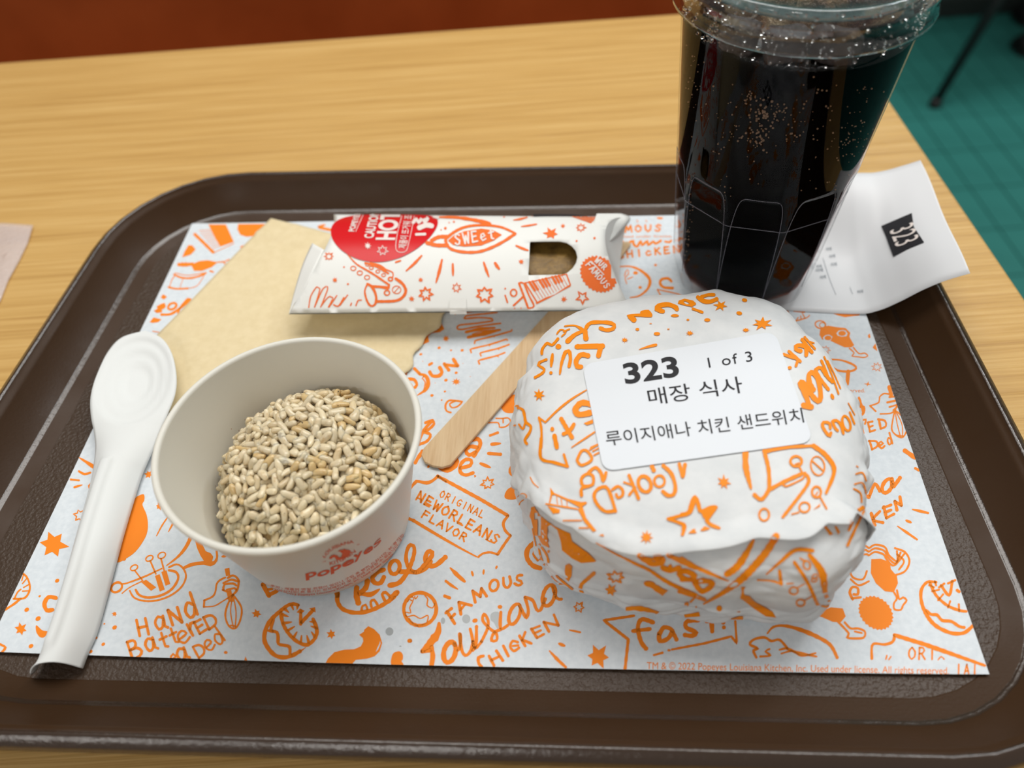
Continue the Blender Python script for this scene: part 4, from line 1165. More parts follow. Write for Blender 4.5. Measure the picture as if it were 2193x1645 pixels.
# tail of the Creole e, drumstick, blobs
I.z(860, 1000, 3.7395)
I.S(34, -10, 840, 60, 840, 130, 840, 190, 780, 245, 710, 245, 685, 210, 680, 190, 740, 210, 785, 270, 790, 350, 725)
I.z(540, 1150, 5.672)
I.Fl(885, 1550, 920, 1480, 1000, 1400, 1120, 1370, 1240, 1365, 1320, 1330, 1350, 1270, 1345, 1230, 1300, 1190, 1360, 1150, 1360, 1130, 1410, 1085, 1480, 1120, 1550, 1190, 1580, 1290, 1550, 1390, 1490, 1450, 1400, 1480, 1260, 1495, 1210, 1550, sm=False, holes=[(1555, 1260, 1560, 1300, 1530, 1370, 1500, 1400, 1520, 1350, 1545, 1300)])
I.Fl(1700, 1560, 1690, 1480, 1720, 1410, 1790, 1390, 1830, 1430, 1830, 1490, 1815, 1510, 1835, 1560, sm=True)
# globe
I.z(860, 1000, 3.7395)
I.ring(148, 1140, 130, 132, 26, 0.3)
I.S(9, 50, 1080, 60, 1060, 90, 1075, 100, 1050, 70, 1040); I.S(9, 90, 1080, 65, 1130, 75, 1170, 30, 1165, 40, 1200, 100, 1190, 150, 1215, 210, 1190, 200, 1250, 150, 1270); I.S(9, 185, 1030, 210, 1060, 205, 1110, 250, 1130, 268, 1090); I.S(8, 105, 1040, 112, 1060, 130, 1035); I.S(12, 60, 1215, 90, 1255, 130, 1275)
# FAMOUS Louisiana CHICKEN
def flc():
    I.word('F', 425, 1265, 380, 1155, 0.1, 22, 0) if False else None
    I.S(24, 365, 1160, 425, 1255); I.S(22, 355, 1170, 400, 1135); I.S(20, 395, 1210, 425, 1180)
    I.S(22, 475, 1180, 460, 1085); I.S(22, 460, 1085, 560, 1110); I.S(18, 470, 1150, 510, 1100)
    I.S(22, 590, 1085, 570, 995); I.S(22, 570, 995, 630, 1040); I.S(22, 630, 1040, 640, 975); I.S(22, 640, 975, 680, 1035)
    I.ring(740, 950, 34, 46, 20, 0.3)
    I.S(20, 815, 890, 820, 950, 850, 968, 875, 930, 865, 880); I.S(20, 965, 868, 930, 872, 925, 905, 955, 915, 965, 935, 935, 950, 905, 935)
    I.S((10, 34, 20), 390, 810, 450, 870, 505, 918); I.S((20, 20, 8), 355, 915, 400, 950, 450, 980); I.S(24, 345, 1035, 385, 1050); I.dot(567, 855, 10, 24, -0.25); I.dot(657, 842, 9, 22, 0.1); I.dot(760, 805, 9, 15, 0.4)
    I.S((26, 60, 34), 300, 1255, 290, 1330, 230, 1410, 170, 1475); I.S(34, 235, 1430, 250, 1510, 240, 1590); I.S(30, 165, 1480, 230, 1470)
    I.ring(385, 1485, 46, 84, 36, 0.25); I.S(24, 420, 1410, 450, 1470, 470, 1420, 465, 1340)
    I.S(24, 470, 1340, 480, 1460, 510, 1510, 550, 1480, 570, 1400, 550, 1300); I.S(24, 600, 1280, 595, 1420, 570, 1470); I.S(22, 570, 1400, 590, 1455, 640, 1400); I.dot(588, 1232, 22, 17, -0.3)
    I.S(22, 640, 1400, 690, 1290, 690, 1220, 660, 1180, 650, 1230, 700, 1290, 760, 1340, 760, 1390, 720, 1390, 740, 1330, 800, 1300); I.S(24, 795, 1165, 790, 1260, 800, 1300, 850, 1270); I.dot(788, 1122, 19, 16)
    I.ring(905, 1180, 40, 86, 26, 0.35); I.S(24, 940, 1100, 980, 1180, 1000, 1210, 1015, 1150, 990, 1050)
    I.S(24, 990, 1045, 1050, 1070, 1080, 1140, 1110, 1150, 1150, 1060); I.ring(1180, 1030, 46, 88, 28, 0.3); I.S(24, 1205, 950, 1240, 1050, 1280, 1060)
    I.S(24, 655, 1515, 615, 1530, 620, 1580, 640, 1600); I.S(22, 700, 1515, 740, 1590); I.S(22, 760, 1475, 810, 1550); I.S(20, 715, 1550, 780, 1520); I.S(22, 815, 1435, 855, 1515)
    I.S(20, 930, 1405, 890, 1395, 870, 1440, 900, 1475, 940, 1450); I.S(16, 890, 1435, 935, 1430); I.S(22, 945, 1355, 990, 1435); I.S(20, 990, 1325, 965, 1390); I.S(20, 965, 1385, 1040, 1415)
    I.S(22, 1040, 1300, 1085, 1370); I.S(18, 1040, 1300, 1105, 1275); I.S(18, 1062, 1335, 1115, 1310); I.S(18, 1085, 1370, 1140, 1340); I.S(22, 1140, 1245, 1180, 1320); I.S(20, 1140, 1245, 1255, 1270); I.S(20, 1255, 1270, 1220, 1185)
flc()
I.dot(65, 1393, 20, 17, -0.3); I.S((10, 26, 18), 1185, 1475, 1250, 1545, 1315, 1605); I.dot(1283, 1425, 32, 14, 0.4); I.S((8, 18, 14), 1345, 1308, 1430, 1325)
# ORIGINAL NEWORLEANS FLAVOR plate
def plate():
    I.S((22, 24, 20), 100, 135, 120, 115, 200, 128, 250, 110, 290, 75, sm=True); I.S((24, 26, 24), 290, 75, 420, 145, 640, 265, 850, 390, sm=False)
    I.S(20, 850, 395, 815, 450, 830, 510, 870, 550); I.S(20, 872, 552, 830, 610, 770, 700); I.S(16, 768, 702, 710, 685, 650, 695, 615, 722); I.S((10, 20, 24), 600, 720, 450, 640, 260, 530, 95, 430); I.S(22, 95, 430, 20, 400); I.S(20, 100, 135, 60, 190, 50, 260)
    I.word('ORIGINAL', 300, 238, 660, 418, 56, 9, 0.25); I.word('NEWORLEANS', 112, 260, 775, 632, 76, 14, 0.2); I.word('FLAVOR', 158, 402, 520, 610, 62, 12, 0.2)
    for x, y in ((140, 255), (215, 300), (690, 590), (460, 445)): I.S(10, x-16, y-10, x+20, y+10)
plate()
I.star(690, 133, 58, 7, 0.2, 0.5, 0.85, wd=12); I.star(1420, 1125, 45, 6, 0.1, 0.5, wd=13)
I.Fl(835, 255, 825, 225, 850, 180, 900, 155, 960, 150, 990, 180, 960, 230, 900, 262, sm=True); I.S(10, 585, 70, 588, 82, 592, 74)
I.S((20, 36, 30), 885, -10, 875, 40, 910, 75); I.S(34, 1060, 610, 1010, 660, 1005, 730, 1050, 790, 1110, 812); I.S(16, 1075, 660, 1055, 700, 1090, 750)
# upper middle, round the wooden stick
I.z(850, 640, 4.33)
I.Fl(340, 190, 400, 200, 440, 280, 400, 310, 320, 320, 290, 350, 300, 400, 230, 430, 200, 480, 160, 480, 230, 400, 290, 300, holes=[(300, 285, 340, 255, 385, 265, 370, 295, 320, 300)]); I.dot(345, 272, 16, 10)
for x, y, r in ((392, 455, 15), (502, 478, 10), (605, 478, 15), (222, 515, 14), (140, 585, 14), (550, 687, 15), (455, 755, 17), (445, 860, 11), (240, 580, 4), (325, 897, 16), (415, 940, 9), (612, 600, 4), (680, 722, 4), (355, 782, 4)): I.dot(x, y, r, r*0.8, -0.3)
I.star(455, 370, 32, 7, 0, 0.5); I.star(550, 770, 42, 8, 0.1, 0.5, 0.8); I.star(75, 685, 34, 7, 0, 0.55)
I.S(26, 165, 650, 205, 690); I.S(20, 300, 612, 325, 598)
I.S(28, 440, 605, 480, 660); I.S(24, 445, 612, 560, 625); I.S(30, 525, 562, 562, 620)
I.S(30, 305, 680, 330, 715, 390, 715, 418, 680, 398, 640)
I.S((22, 40, 8), 215, 700, 265, 715, 290, 770, 270, 840, 190, 895); I.S(10, 250, 720, 235, 740, 262, 770, 250, 850)
I.S(26, 110, 745, 160, 750, 185, 800, 150, 830, 125, 800); I.S(16, 90, 760, 100, 830)
I.S(14, 540, 130, 640, 128, 780, 112, 930, 125, 640, 160, 620, 185, 760, 175, 880, 185, 890, 205, 720, 230, 580, 245, 560, 275, 600, 285, 760, 255, 960, 228)
I.S((22, 30, 14), 640, 310, 780, 280, 910, 270); I.S((24, 34, 12), 660, 358, 760, 335, 960, 290); I.S(10, 700, 330, 800, 300, 960, 285)
I.S(14, 720, 415, 725, 390, 880, 350, 1060, 300, 1065, 290); I.S(14, 690, 500, 680, 470, 860, 425, 1020, 375, 1025, 385); I.S(14, 780, 530, 770, 505, 940, 460, 1040, 425); I.S(14, 765, 605, 755, 575, 920, 530, 1000, 500)
I.S(8, 890, 345, 905, 355); I.S(8, 850, 428, 862, 438); I.S(8, 935, 462, 945, 472); I.S(8, 930, 530, 942, 540); I.S(14, 545, 120, 540, 140)
I.S(16, 605, 955, 540, 945, 480, 945, 450, 990, 460, 1040, 500, 1055); I.S(14, 540, 950, 490, 975, 510, 1010, 560, 1000, 600, 965)
I.Fl(960, 985, 990, 930, 1050, 895, 1110, 890, 1180, 910, 1180, 980, 1120, 1040, 1050, 1062, 990, 1045, sm=True); I.Fl(1090, 800, 1150, 740, 1220, 690, 1240, 780, 1180, 830, 1130, 825, sm=True)
I.S(12, 860, 1085, 900, 1075, 850, 1130, 810, 1150, 940, 1150, 950, 1190, 1010, 1185, 1055, 1140, 1030, 1105, 985, 1110, 920, 1110); I.S(14, 985, 1110, 985, 1150); I.Fl(830, 1100, 880, 1080, 890, 1110, 800, 1160)
I.S(26, 330, 1130, 250, 1220, 195, 1350); I.S(24, 265, 1150, 320, 1130, 345, 1160, 290, 1215, 240, 1230, 310, 1260, 280, 1320, 195, 1355)
I.S((40, 30, 30), 240, 1420, 200, 1470, 170, 1520); I.S(30, 230, 1420, 330, 1430, 300, 1480)
I.S(34, 690, 1310, 750, 1300, 775, 1340, 750, 1400, 715, 1455); I.S(32, 745, 1380, 680, 1370, 640, 1410, 670, 1450, 730, 1420)
I.S(40, 395, 1560, 470, 1590, 540, 1550, 550, 1495, 470, 1490); I.S(18, 290, 1560, 310, 1530)
I.S(30, 590, 1570, 680, 1545, 690, 1500, 640, 1490, 590, 1540, 590, 1610, 640, 1635, 705, 1615)
I.S(22, 865, 1268, 935, 1242); I.S((30, 26, 12), 880, 1350, 960, 1342); I.S(28, 850, 1435, 960, 1443); I.S((22, 28, 16), 775, 1528, 865, 1565); I.S(16, 380, 1645, 460, 1700)
# right strip
I.z(1250, 1000, 2.3256)
I.S(15, 1425, 140, 1450, 85, 1475, 120); I.ring(1512, 95, 22, 38, 17, 0.5); I.S(17, 1535, 60, 1540, 100, 1575, 55)
I.S(17, 1360, 40, 1385, 130, 1420, 150)
I.S(13, 1375, 295, 1385, 320); I.word('c', 1398, 305, 1430, 290, 50, 14, 0); I.S(15, 1432, 232, 1450, 290); I.S(13, 1475, 222, 1442, 262, 1490, 278); I.S(14, 1495, 200, 1508, 255); I.S(12, 1490, 205, 1530, 190); I.S(12, 1500, 228, 1530, 215); I.S(12, 1508, 255, 1545, 235); I.S(14, 1550, 172, 1560, 215); I.S(13, 1550, 172, 1582, 192); I.S(13, 1582, 192, 1575, 150)
I.S((6, 12, 10), 1638, 212, 1715, 230); I.dot(1618, 272, 18, 7, 0.4); I.S((4, 12, 8), 1562, 295, 1660, 362)
for k in range(3):
    o = 18*k
    I.S(9, 1318+o*0.6, 490+o*0.3, 1330, 440+o*0.8, 1350-o*.1, 410+o, 1400+o*0.3, 392+o*1.2, 1420, 405+o, 1450, 388+o, 1500-o*0.2, 400+o, 1520-o*0.3, 440+o*.6, 1560-o*.4, 470+o*0.6, 1560+o, 420+o*.4)
I.S(9, 1550, 405, 1600, 425, 1622, 470, 1600, 520, 1550, 540); I.S(9, 1560, 435, 1595, 470, 1570, 512); I.S(9, 1320, 500, 1340, 550, 1390, 560, 1410, 520); I.S(9, 1330, 560, 1370, 590, 1420, 570)
I.Fl(1432, 460, 1480, 458, 1525, 475, 1530, 510, 1560, 545, 1565, 580, 1545, 625, 1500, 620, 1455, 580, 1430, 530)
I.S(9, 1545, 625, 1560, 655, 1545, 680, 1548, 710, 1580, 712, 1590, 690, 1608, 665, 1590, 650, 1572, 660, 1560, 615)
I.S(12, 1340, 660, 1325, 625, 1340, 598, 1365, 605, 1365, 635, 1345, 635); I.S(10, 1335, 655, 1380, 650)
a = []
for k in range(52):
    t = 2*PI*k/52; r = 1.0 if k % 2 else 0.92; X, Y = rot2(98*math.cos(t)*r, 76*math.sin(t)*r, 0.75); a += [1455+X, 728+Y]
I.Fl(*a)
I.Fl(1112, 728, 1180, 722, 1230, 700, 1290, 705, 1305, 745, 1280, 775, 1240, 772, 1190, 750, 1140, 735); I.S(10, 1265, 770, 1320, 830, 1310, 850, 1350, 855, 1395, 850, 1400, 820, 1365, 805, 1330, 805, 1300, 775); I.S(8, 1350, 820, 1385, 828)
# half ball at the right edge
I.S((12, 18, 16), 1755, 575, 1710, 575, 1680, 620, 1690, 700, 1740, 780, 1820, 825, 1890, 828, 1935, 795); I.S(13, 1725, 580, 1755, 640, 1810, 690, 1870, 715, 1905, 720)
for a in ((1720, 590, 1745, 600), (1735, 620, 1770, 612), (1765, 665, 1790, 635), (1815, 700, 1825, 670), (1870, 720, 1868, 685), (1748, 570, 1755, 590)): I.S(9, *a)
I.S(14, 1705, 715, 1730, 735, 1760, 738, 1785, 765, 1830, 770, 1870, 795, 1895, 800); I.S(13, 1780, 590, 1820, 640, 1835, 570); I.S(10, 1770, 600, 1795, 582); I.S(10, 1815, 580, 1850, 565); I.S(13, 1860, 615, 1870, 622)
# corner plate, legs, fast!
I.S((12, 12, 14), 1435, 955, 1440, 885, 1500, 885, 1540, 870, 1548, 838); I.S((18, 20, 12), 1548, 838, 1700, 885, 1998, 990, sm=False)
I.word('ORI', 1618, 958, 1768, 960, 58, 8, 0.25); I.S(6, 1765, 962, 1780, 945, 1795, 958); I.S(7, 1505, 958, 1510, 940); I.S(7, 1520, 960, 1530, 945); I.word('IAI', 1855, 1035, 1975, 1038, 52, 7, 0.35)
I.S((8, 20, 14), 915, 830, 945, 798, 1000, 792, 1080, 812, 1170, 850, 1230, 890, 1262, 950)
I.S(12, 860, 950, 845, 915, 868, 905, 828, 885, 848, 860, 900, 850, 935, 868, 975, 862, 1015, 905); I.S(10, 880, 945, 930, 940, 905, 920, 925, 908); I.S((8, 16, 8), 975, 912, 1010, 905, 1060, 925, 1110, 935, 1160, 945); I.S(8, 985, 930, 1040, 918, 1085, 942, 1155, 928)
I.S((14, 14, 12), 205, 1015, 222, 860, 100, 765, 250, 742, sm=False); I.S((10, 12, 10), 440, 910, 600, 880, 735, 845, 762, 880, 755, 770, sm=False); I.S(11, 350, 938, 392, 926); I.dot(425, 914, 9, 6)
I.S(20, 345, 775, 290, 760, 270, 800, 285, 870, 310, 905); I.S(18, 245, 818, 330, 808); I.S(20, 375, 840, 400, 800, 440, 815, 420, 855, 380, 868, 375, 830); I.S(18, 440, 815, 462, 860); I.S(20, 570, 765, 515, 770, 510, 800, 560, 825, 540, 842, 505, 838)
I.S(20, 635, 740, 640, 820); I.S(14, 610, 772, 665, 762); I.S(20, 690, 735, 695, 775); I.dot(698, 800, 10)
I.star(72, 945, 64, 6, 0.1, 0.5)
# far right strip
I.z(1800, 560, 3.046)
I.Fl(-160, 420, -110, 395, -60, 400, -15, 440, 40, 480, 55, 535, 80, 600, 40, 615, -10, 600, -70, 545, -130, 480) if False else None
I.z(1480, 620, 4.8375)
I.Fl(1340, 400, 1420, 375, 1500, 390, 1600, 400, 1650, 450, 1640, 490, 1690, 580, 1660, 600, 1590, 600, 1500, 560, 1440, 530, 1360, 520, 1330, 470, holes=[(1505, 455, 1530, 425, 1570, 420, 1600, 425, 1622, 455, 1610, 485, 1560, 490, 1520, 480), (1365, 500, 1390, 475, 1430, 468, 1465, 490, 1450, 525, 1410, 535, 1375, 525)])
I.dot(1565, 455, 40, 26); I.dot(1418, 503, 36, 24); I.ring(1340, 365, 55, 40, 12, 0.2); I.ring(1360, 370, 30, 26, 8)
I.S(12, 1640, 610, 1690, 660, 1665, 690, 1740, 700, 1790, 705, 1830, 690, 1800, 660, 1740, 665, 1680, 600)
I.star(1390, 625, 60, 8, 0.2, 0.5, 0.7, wd=8); I.S((14, 22, 20), 1430, 725, 1560, 735, 1680, 780, 1710, 820, 1640, 850, 1520, 840, 1440, 790); I.S(34, 1628, 850, 1618, 980)
I.star(1925, 805, 55, 8, 0.2, 0.5, 0.85, wd=9); I.star(1830, 982, 40, 4, 0.2, 0.3, 0.7); I.S(9, 1540, 925, 1520, 880)
I.S(11, 1060, 345, 1010, 250, 990, 210); I.S(11, 1075, 330, 1195, 295, 1225, 270); I.S(9, 1090, 320, 1110, 290); I.S(9, 1140, 305, 1135, 275); I.S(9, 1180, 300, 1150, 240)
I.S((10, 40, 14), 1450, 232, 1560, 262, 1740, 262); I.Fl(1830, 480, 1850, 455, 1860, 500, 1840, 505); I.Fl(1880, 600, 1910, 560, 1930, 640, 1900, 620)
type_on(I, 'reserved.', 1560, 1068, 1802, 1066, 40)
# second HaNd BatteReD with whisk
I.z(1800, 560, 3.046)
I.S(16, 120, 890, 150, 985); I.ring(132, 975, 22, 32, 14, 0.4)
I.S(14, 130, 1040, 148, 1120); I.S(12, 130, 1045, 165, 1030, 160, 1060); I.word('E', 190, 1112, 235, 1100, 62, 12, 0); I.S(14, 250, 1030, 262, 1090); I.S(12, 245, 1030, 290, 1040, 296, 1075, 262, 1092)
I.word('a', 88, 1240, 150, 1228, 78, 13, 0); I.S(13, 190, 1172, 205, 1222); I.S(12, 186, 1172, 235, 1175, 240, 1205, 205, 1228); I.word('e', 255, 1225, 300, 1208, 66, 12, 0); I.word('d', 312, 1200, 352, 1188, 72, 11, 0)
I.S(22, 318, 820, 330, 870); I.S(9, 320, 868, 285, 862, 255, 885, 250, 920, 195, 942); I.S(10, 192, 942, 230, 978); I.S(9, 260, 995, 330, 990, 360, 965); I.S(12, 320, 885, 370, 880); I.S(12, 305, 920, 375, 905); I.S(11, 320, 950, 370, 935); I.S(11, 375, 880, 372, 940, 345, 970)
I.S(9, 355, 970, 340, 1040, 335, 1100, 365, 1135, 400, 1150, 425, 1120, 430, 1070, 400, 1010, 355, 970); I.S(6, 355, 970, 370, 1060, 392, 1148); I.S(6, 355, 970, 400, 1060, 405, 1140); I.S(9, 370, 1135, 412, 1140)
I.S(26, 420, 1235, 485, 1280); I.S(16, 488, 1350, 510, 1362)
# top left corner
I.z(300, 440, 5.8765)
I.S(34, 690, 365, 810, 480, 920, 590); I.Fl(860, 240, 1080, 240, 1180, 460, 1010, 520, 940, 400)
for k in range(9): I.S(6, 740+k*22, 320+k*28, 930+k*20, 300+k*22)
I.S(8, 930, 595, 1180, 480); I.Fl(1235, 235, 1600, 232, 1540, 300, 1450, 385, 1340, 395, 1260, 370, 1225, 300, sm=False)
I.Fl(610, 500, 660, 505, 700, 555, 640, 620, 530, 655, 560, 580); I.S(40, 490, 745, 560, 745, 660, 740); I.Fl(640, 745, 750, 700, 850, 690, 980, 715, 900, 780, 780, 825, 680, 825)
I.S(12, 530, 720, 540, 770); I.S(12, 575, 720, 585, 770); I.S(14, 980, 715, 1060, 710, 1120, 680); I.S(14, 1040, 705, 1080, 745)
I.S(22, 430, 870, 520, 910, 640, 915, 760, 885, 830, 850); I.S(9, 440, 850, 600, 880, 800, 850); I.S(10, 440, 880, 400, 940, 370, 1030); I.S(22, 360, 1030, 460, 1050, 600, 1045); I.S(8, 600, 1045, 720, 1010, 820, 860); I.S(6, 540, 930, 500, 1040)
I.dot(840, 1030, 42, 24, -0.2); I.dot(1295, 520, 36, 16, -0.3); I.dot(900, 832, 34, 12, 0.3); I.Fl(290, 1120, 340, 1150, 300, 1185, 260, 1160)
I.S(34, 230, 1280, 300, 1245, 310, 1270, 220, 1320, 190, 1340, 260, 1330); I.ring(405, 1270, 56, 36, 26, -0.5); I.S((30, 26, 28), 270, 1375, 380, 1370, 480, 1310, 640, 1185, 600, 1180, 500, 1300, 480, 1350, 560, 1370)
I.Fl(120, 1470, 170, 1410, 270, 1435, 230, 1470, 160, 1480); I.S(12, 270, 1610, 330, 1530, 400, 1495, 450, 1500); I.S(12, 310, 1620, 350, 1560, 420, 1520); I.S(10, 160, 1585, 250, 1600)
I.z(600, 420, 2.741); I.S(14, 230, 185, 300, 200); I.S(10, 225, 180, 260, 170)
# behind the box at the right
I.z(1320, 440, 6.325)
I.word('FAMOUS', -150, 372, 660, 345, 86, 22, 0.3); type_on(I, 'TM & Used under license.', -180, 440, 760, 432, 34)
I.S(24, 20, 560, 40, 490); I.S(24, 100, 560, 90, 490); I.S(30, 180, 500, 230, 480, 230, 520, 280, 560, 330, 480, 350, 540, 420, 480, 430, 540, 500, 490, 530, 520, 600, 480); I.S(26, 660, 490, 720, 500, 740, 480)
I.word('CHIcKEN', 20, 720, 900, 630, 90, 22, 0.3)
I.S((14, 40, 14), 50, 830, 200, 830, 340, 890, 450, 1000, 430, 1120, 320, 1220, 190, 1250); I.S(12, 110, 960, 130, 890, 155, 870, 165, 930, 120, 980, 140, 1060); I.S(12, 150, 1000, 220, 970); I.dot(260, 915, 34, 24); I.dot(322, 1112, 24, 20); I.dot(530, 808, 20, 17)
I.S(34, 745, 1030, 700, 990, 620, 1000, 590, 1050, 640, 1110, 760, 1120); I.S(16, 555, 1140, 650, 1310); I.S(14, 560, 1140, 830, 1200, 880, 1240, 750, 1300); I.star(420, 1305, 48, 7, 0, 0.55, 0.8); I.Fl(545, 160, 630, 160, 620, 190, 560, 185); I.S(10, 280, 200, 290, 230); I.S(10, 400, 200, 410, 225); I.Fl(205, 1440, 230, 1370, 250, 1440)
I.z(1700, 320, 4.329); I.S(10, 0, 1500, 100, 1510)
# small print along the edge
I.z(0, 0, 1)
type_on(I, 'TM & © 2022 Popeyes Louisiana Kitchen, Inc. Used under license. All rights reserved.', 1385, 1433, 2032, 1444, 15)
def on_mat(px, py):
    z = 0.0
    for _ in range(3): p = at(px, py, z); z = wz(p[0], p[1])
    return (p[0], p[1], z+0.00007)
in_mat = MATPOLY
I.build('doodle_print', on_mat, M['orange'], pm, in_mat)
# grease spots soaked into the mat
I = Ink(); I.step = 20; I.z(860, 1000, 3.7395)
I.dot(332, 1232, 17, 26); I.dot(518, 1218, 33, 36); I.Fl(715, 1180, 750, 1160, 785, 1175, 780, 1260, 770, 1300, 740, 1250, 715, 1225, sm=True); I.dot(680, 1215, 10, 14)
I.z(540, 1150, 5.672); I.dot(1668, 1150, 48, 50); I.dot(1800, 1330, 14, 8)
M['spot'] = mat('grease_spot', srgb(168, 174, 176), 0.4)
I.build('grease_spots', lambda x, y: (lambda p: (p[0], p[1], p[2]-0.00003))(on_mat(x, y)), M['spot'], pm, in_mat)

# ---------------------------------------------------------------- order label on the burger
BM = mapper_bvh(BURG, 0.00025)
lq = [(1247, 782), (1659, 711), (1741, 948), (1293, 1011)]
NLX, NLY = 46, 30; V = []; G = {}
def lab(u, v): return tuple(lq[0][c]*(1-u)*(1-v)+lq[1][c]*u*(1-v)+lq[2][c]*u*v+lq[3][c]*(1-u)*v for c in (0, 1))
pts = []
for i in range(NLX+1):
    for j in range(NLY+1):
        u, v = i/NLX, j/NLY; rx, ry = 0.055, 0.09                       # rounded corners
        cu = min(max(u, rx), 1-rx); cv = min(max(v, ry), 1-ry); du, dv = (u-cu)/rx, (v-cv)/ry; l = max(abs(du), abs(dv)); h = math.hypot(du, dv)
        if h > 1e-9 and abs(du) > 1e-9 and abs(dv) > 1e-9: u, v = cu+du*l/h*rx, cv+dv*l/h*ry
        p = BM(*lab(u, v)); pts.append(np.array(p))
pts = np.array(pts).reshape(NLX+1, NLY+1, 3)
for _ in range(6):                                                      # a stiff label bridges small wrinkles
    q = pts.copy(); q[1:-1, 1:-1] = (pts[:-2, 1:-1]+pts[2:, 1:-1]+pts[1:-1, :-2]+pts[1:-1, 2:])/4; q[..., 2] = np.maximum(q[..., 2], pts[..., 2]); pts = q
pts[..., 2] += 0.0002
lb = fixn(mesh('order_label', pts.reshape(-1, 3), grid_faces(NLX+1, NLY+1), M['label_paper'], bg_)); lb['label'] = 'white order label with black print'
LBT = bvh_of([lb]); LM = mapper_bvh(LBT, 0.00012)
I = Ink(); I.z(1100, 620, 4.8375)
type_on(I, '323', 1160, 976, 1722, 892, 200, (-38, -200), 0.026, 0.12)
I.z(1480, 620, 4.8375); type_on(I, '1 of 3', 186, 812, 640, 742, 105, (-20, -104), 0.0, 0.12, 1.15)
I.z(0, 0, 1)
type_on(I, '매장 식사', 1391, 866, 1592, 838, 27, (-5.5, -27.5), 0.0, 0.12)
type_on(I, '루이지애나 치킨 샌드위치', 1300, 953, 1722, 902, 23, (-4.8, -24), 0.0, 0.12)
o = I.build('label_print', LM, M['black'], bg_, None, 0.012); o.parent = lb

# ---------------------------------------------------------------- doodles on the wrapper
I = Ink(1.14); I.step = 7; I.z(1100, 620, 4.8375)
I.S((14, 30, 30), 1180, 275, 1300, 270, 1420, 275); I.S(36, 1420, 270, 1390, 235, 1330, 245); I.S(46, 1205, 288, 1245, 318)
I.S(42, 1545, 230, 1482, 208, 1505, 175, 1600, 160, 1680, 190, 1690, 208)
I.Fl(1700, 150, 1710, 120, 1770, 100, 1860, 120, 1890, 150, 1850, 185, 1790, 175, holes=[(1760, 140, 1790, 160, 1825, 155, 1800, 135, 1770, 125)])
I.S((12, 16, 44), 530, 385, 640, 380, 740, 440); I.S(46, 740, 440, 750, 510); I.S((24, 34, 46), 740, 430, 640, 470, 560, 540); I.S(34, 750, 405, 800, 350, 960, 345, 1040, 370, 1030, 410, 960, 425, 900, 405)
I.S(14, 450, 465, 480, 425, 520, 425, 545, 445, 500, 490); I.S(14, 520, 440, 580, 415); I.S(24, 460, 515, 400, 580, 350, 560, 300, 620, 295, 670); I.dot(465, 595, 30, 26)
I.S(44, 655, 597, 920, 590); I.S(50, 905, 590, 880, 690); I.S(44, 770, 690, 700, 680, 650, 740, 660, 800, 700, 805)
I.S((16, 34, 30), 480, 880, 500, 760, 540, 650, 575, 640, 590, 720, 575, 800); I.S((20, 34, 20), 405, 675, 390, 800); I.dot(388, 868, 17); I.S(24, 340, 730, 270, 760, 260, 790, 320, 830, 300, 870, 225, 915)
I.star(265, 1095, 62, 7, 0.2, 0.45); I.S((10, 22, 16), 755, 1045, 600, 1140, 450, 1260, 330, 1380); I.S(16, 330, 1380, 265, 1330); I.S(22, 265, 1330, 290, 1450, 290, 1640)
I.S(54, 790, 1190, 700, 1180, 640, 1250, 680, 1300, 800, 1280); I.Fl(725, 1390, 820, 1350, 825, 1390, 760, 1410)
I.S(38, 495, 1345, 550, 1440, 605, 1535); I.S(34, 625, 1400, 580, 1470, 520, 1500); I.dot(402, 1450, 20, 24); I.S(40, 425, 1520, 450, 1640)
I.S((8, 18, 14), 600, 1640, 720, 1560, 840, 1480); I.S(14, 800, 1640, 870, 1610)
I.S(26, 50, 1230, 100, 1250, 120, 1330, 130, 1380, 180, 1420, 170, 1480, 120, 1560, 140, 1600); I.S(18, 60, 1400, 100, 1450, 120, 1390); I.S(40, 40, 1220, 20, 1300, 10, 1400)
for x, y, a, b in ((1282, 417, 20, 15), (1484, 463, 33, 18), (1420, 357, 14, 4), (1603, 415, 14, 5), (1670, 275, 42, 15), (1805, 318, 15, 10)): I.dot(x, y, a, b)
I.star(1150, 528, 40, 8, 0, 0.45, 0.7); I.star(1825, 457, 42, 8, 0.2, 0.45, 0.7); I.S((6, 20, 26), 1300, 625, 1390, 598, 1475, 578)
I.z(1480, 620, 4.8375)
I.S(38, 70, 85, 130, 125, 200, 130, 262, 105); I.S(30, 110, 80, 180, 60, 235, 60); I.Fl(0, 130, 45, 140, 50, 160, 0, 190); I.S(24, 20, 205, 115, 240)
I.star(305, 172, 80, 6, 0.15, 0.4, 0.75); I.dot(553, 115, 28, 18, 0.2); I.dot(498, 250, 30, 19, 0.2); I.dot(167, 320, 32, 18); I.star(735, 360, 118, 7, 0.3, 0.42, 0.62); I.star(565, 425, 42, 8, 0, 0.5, 0.6)
I.S(22, 1175, 500, 1280, 620); I.S(14, 1230, 545, 1270, 560); I.S(32, 1150, 525, 1250, 655); I.S(38, 1190, 685, 1190, 610, 1130, 582, 1085, 592, 1085, 625, 1130, 640); I.S(28, 960, 678, 1090, 720); I.S(28, 1012, 645, 1130, 750); I.S(28, 1105, 735, 1085, 795); I.dot(1020, 815, 22, 18)
I.S(46, 1225, 1220, 1190, 1110, 1135, 1000, 1135, 960, 1180, 990, 1250, 1100, 1310, 1160, 1340, 1120, 1320, 960, 1270, 870, 1222, 880, 1222, 960, 1262, 1040); I.S(60, 1165, 1205, 1240, 1220)
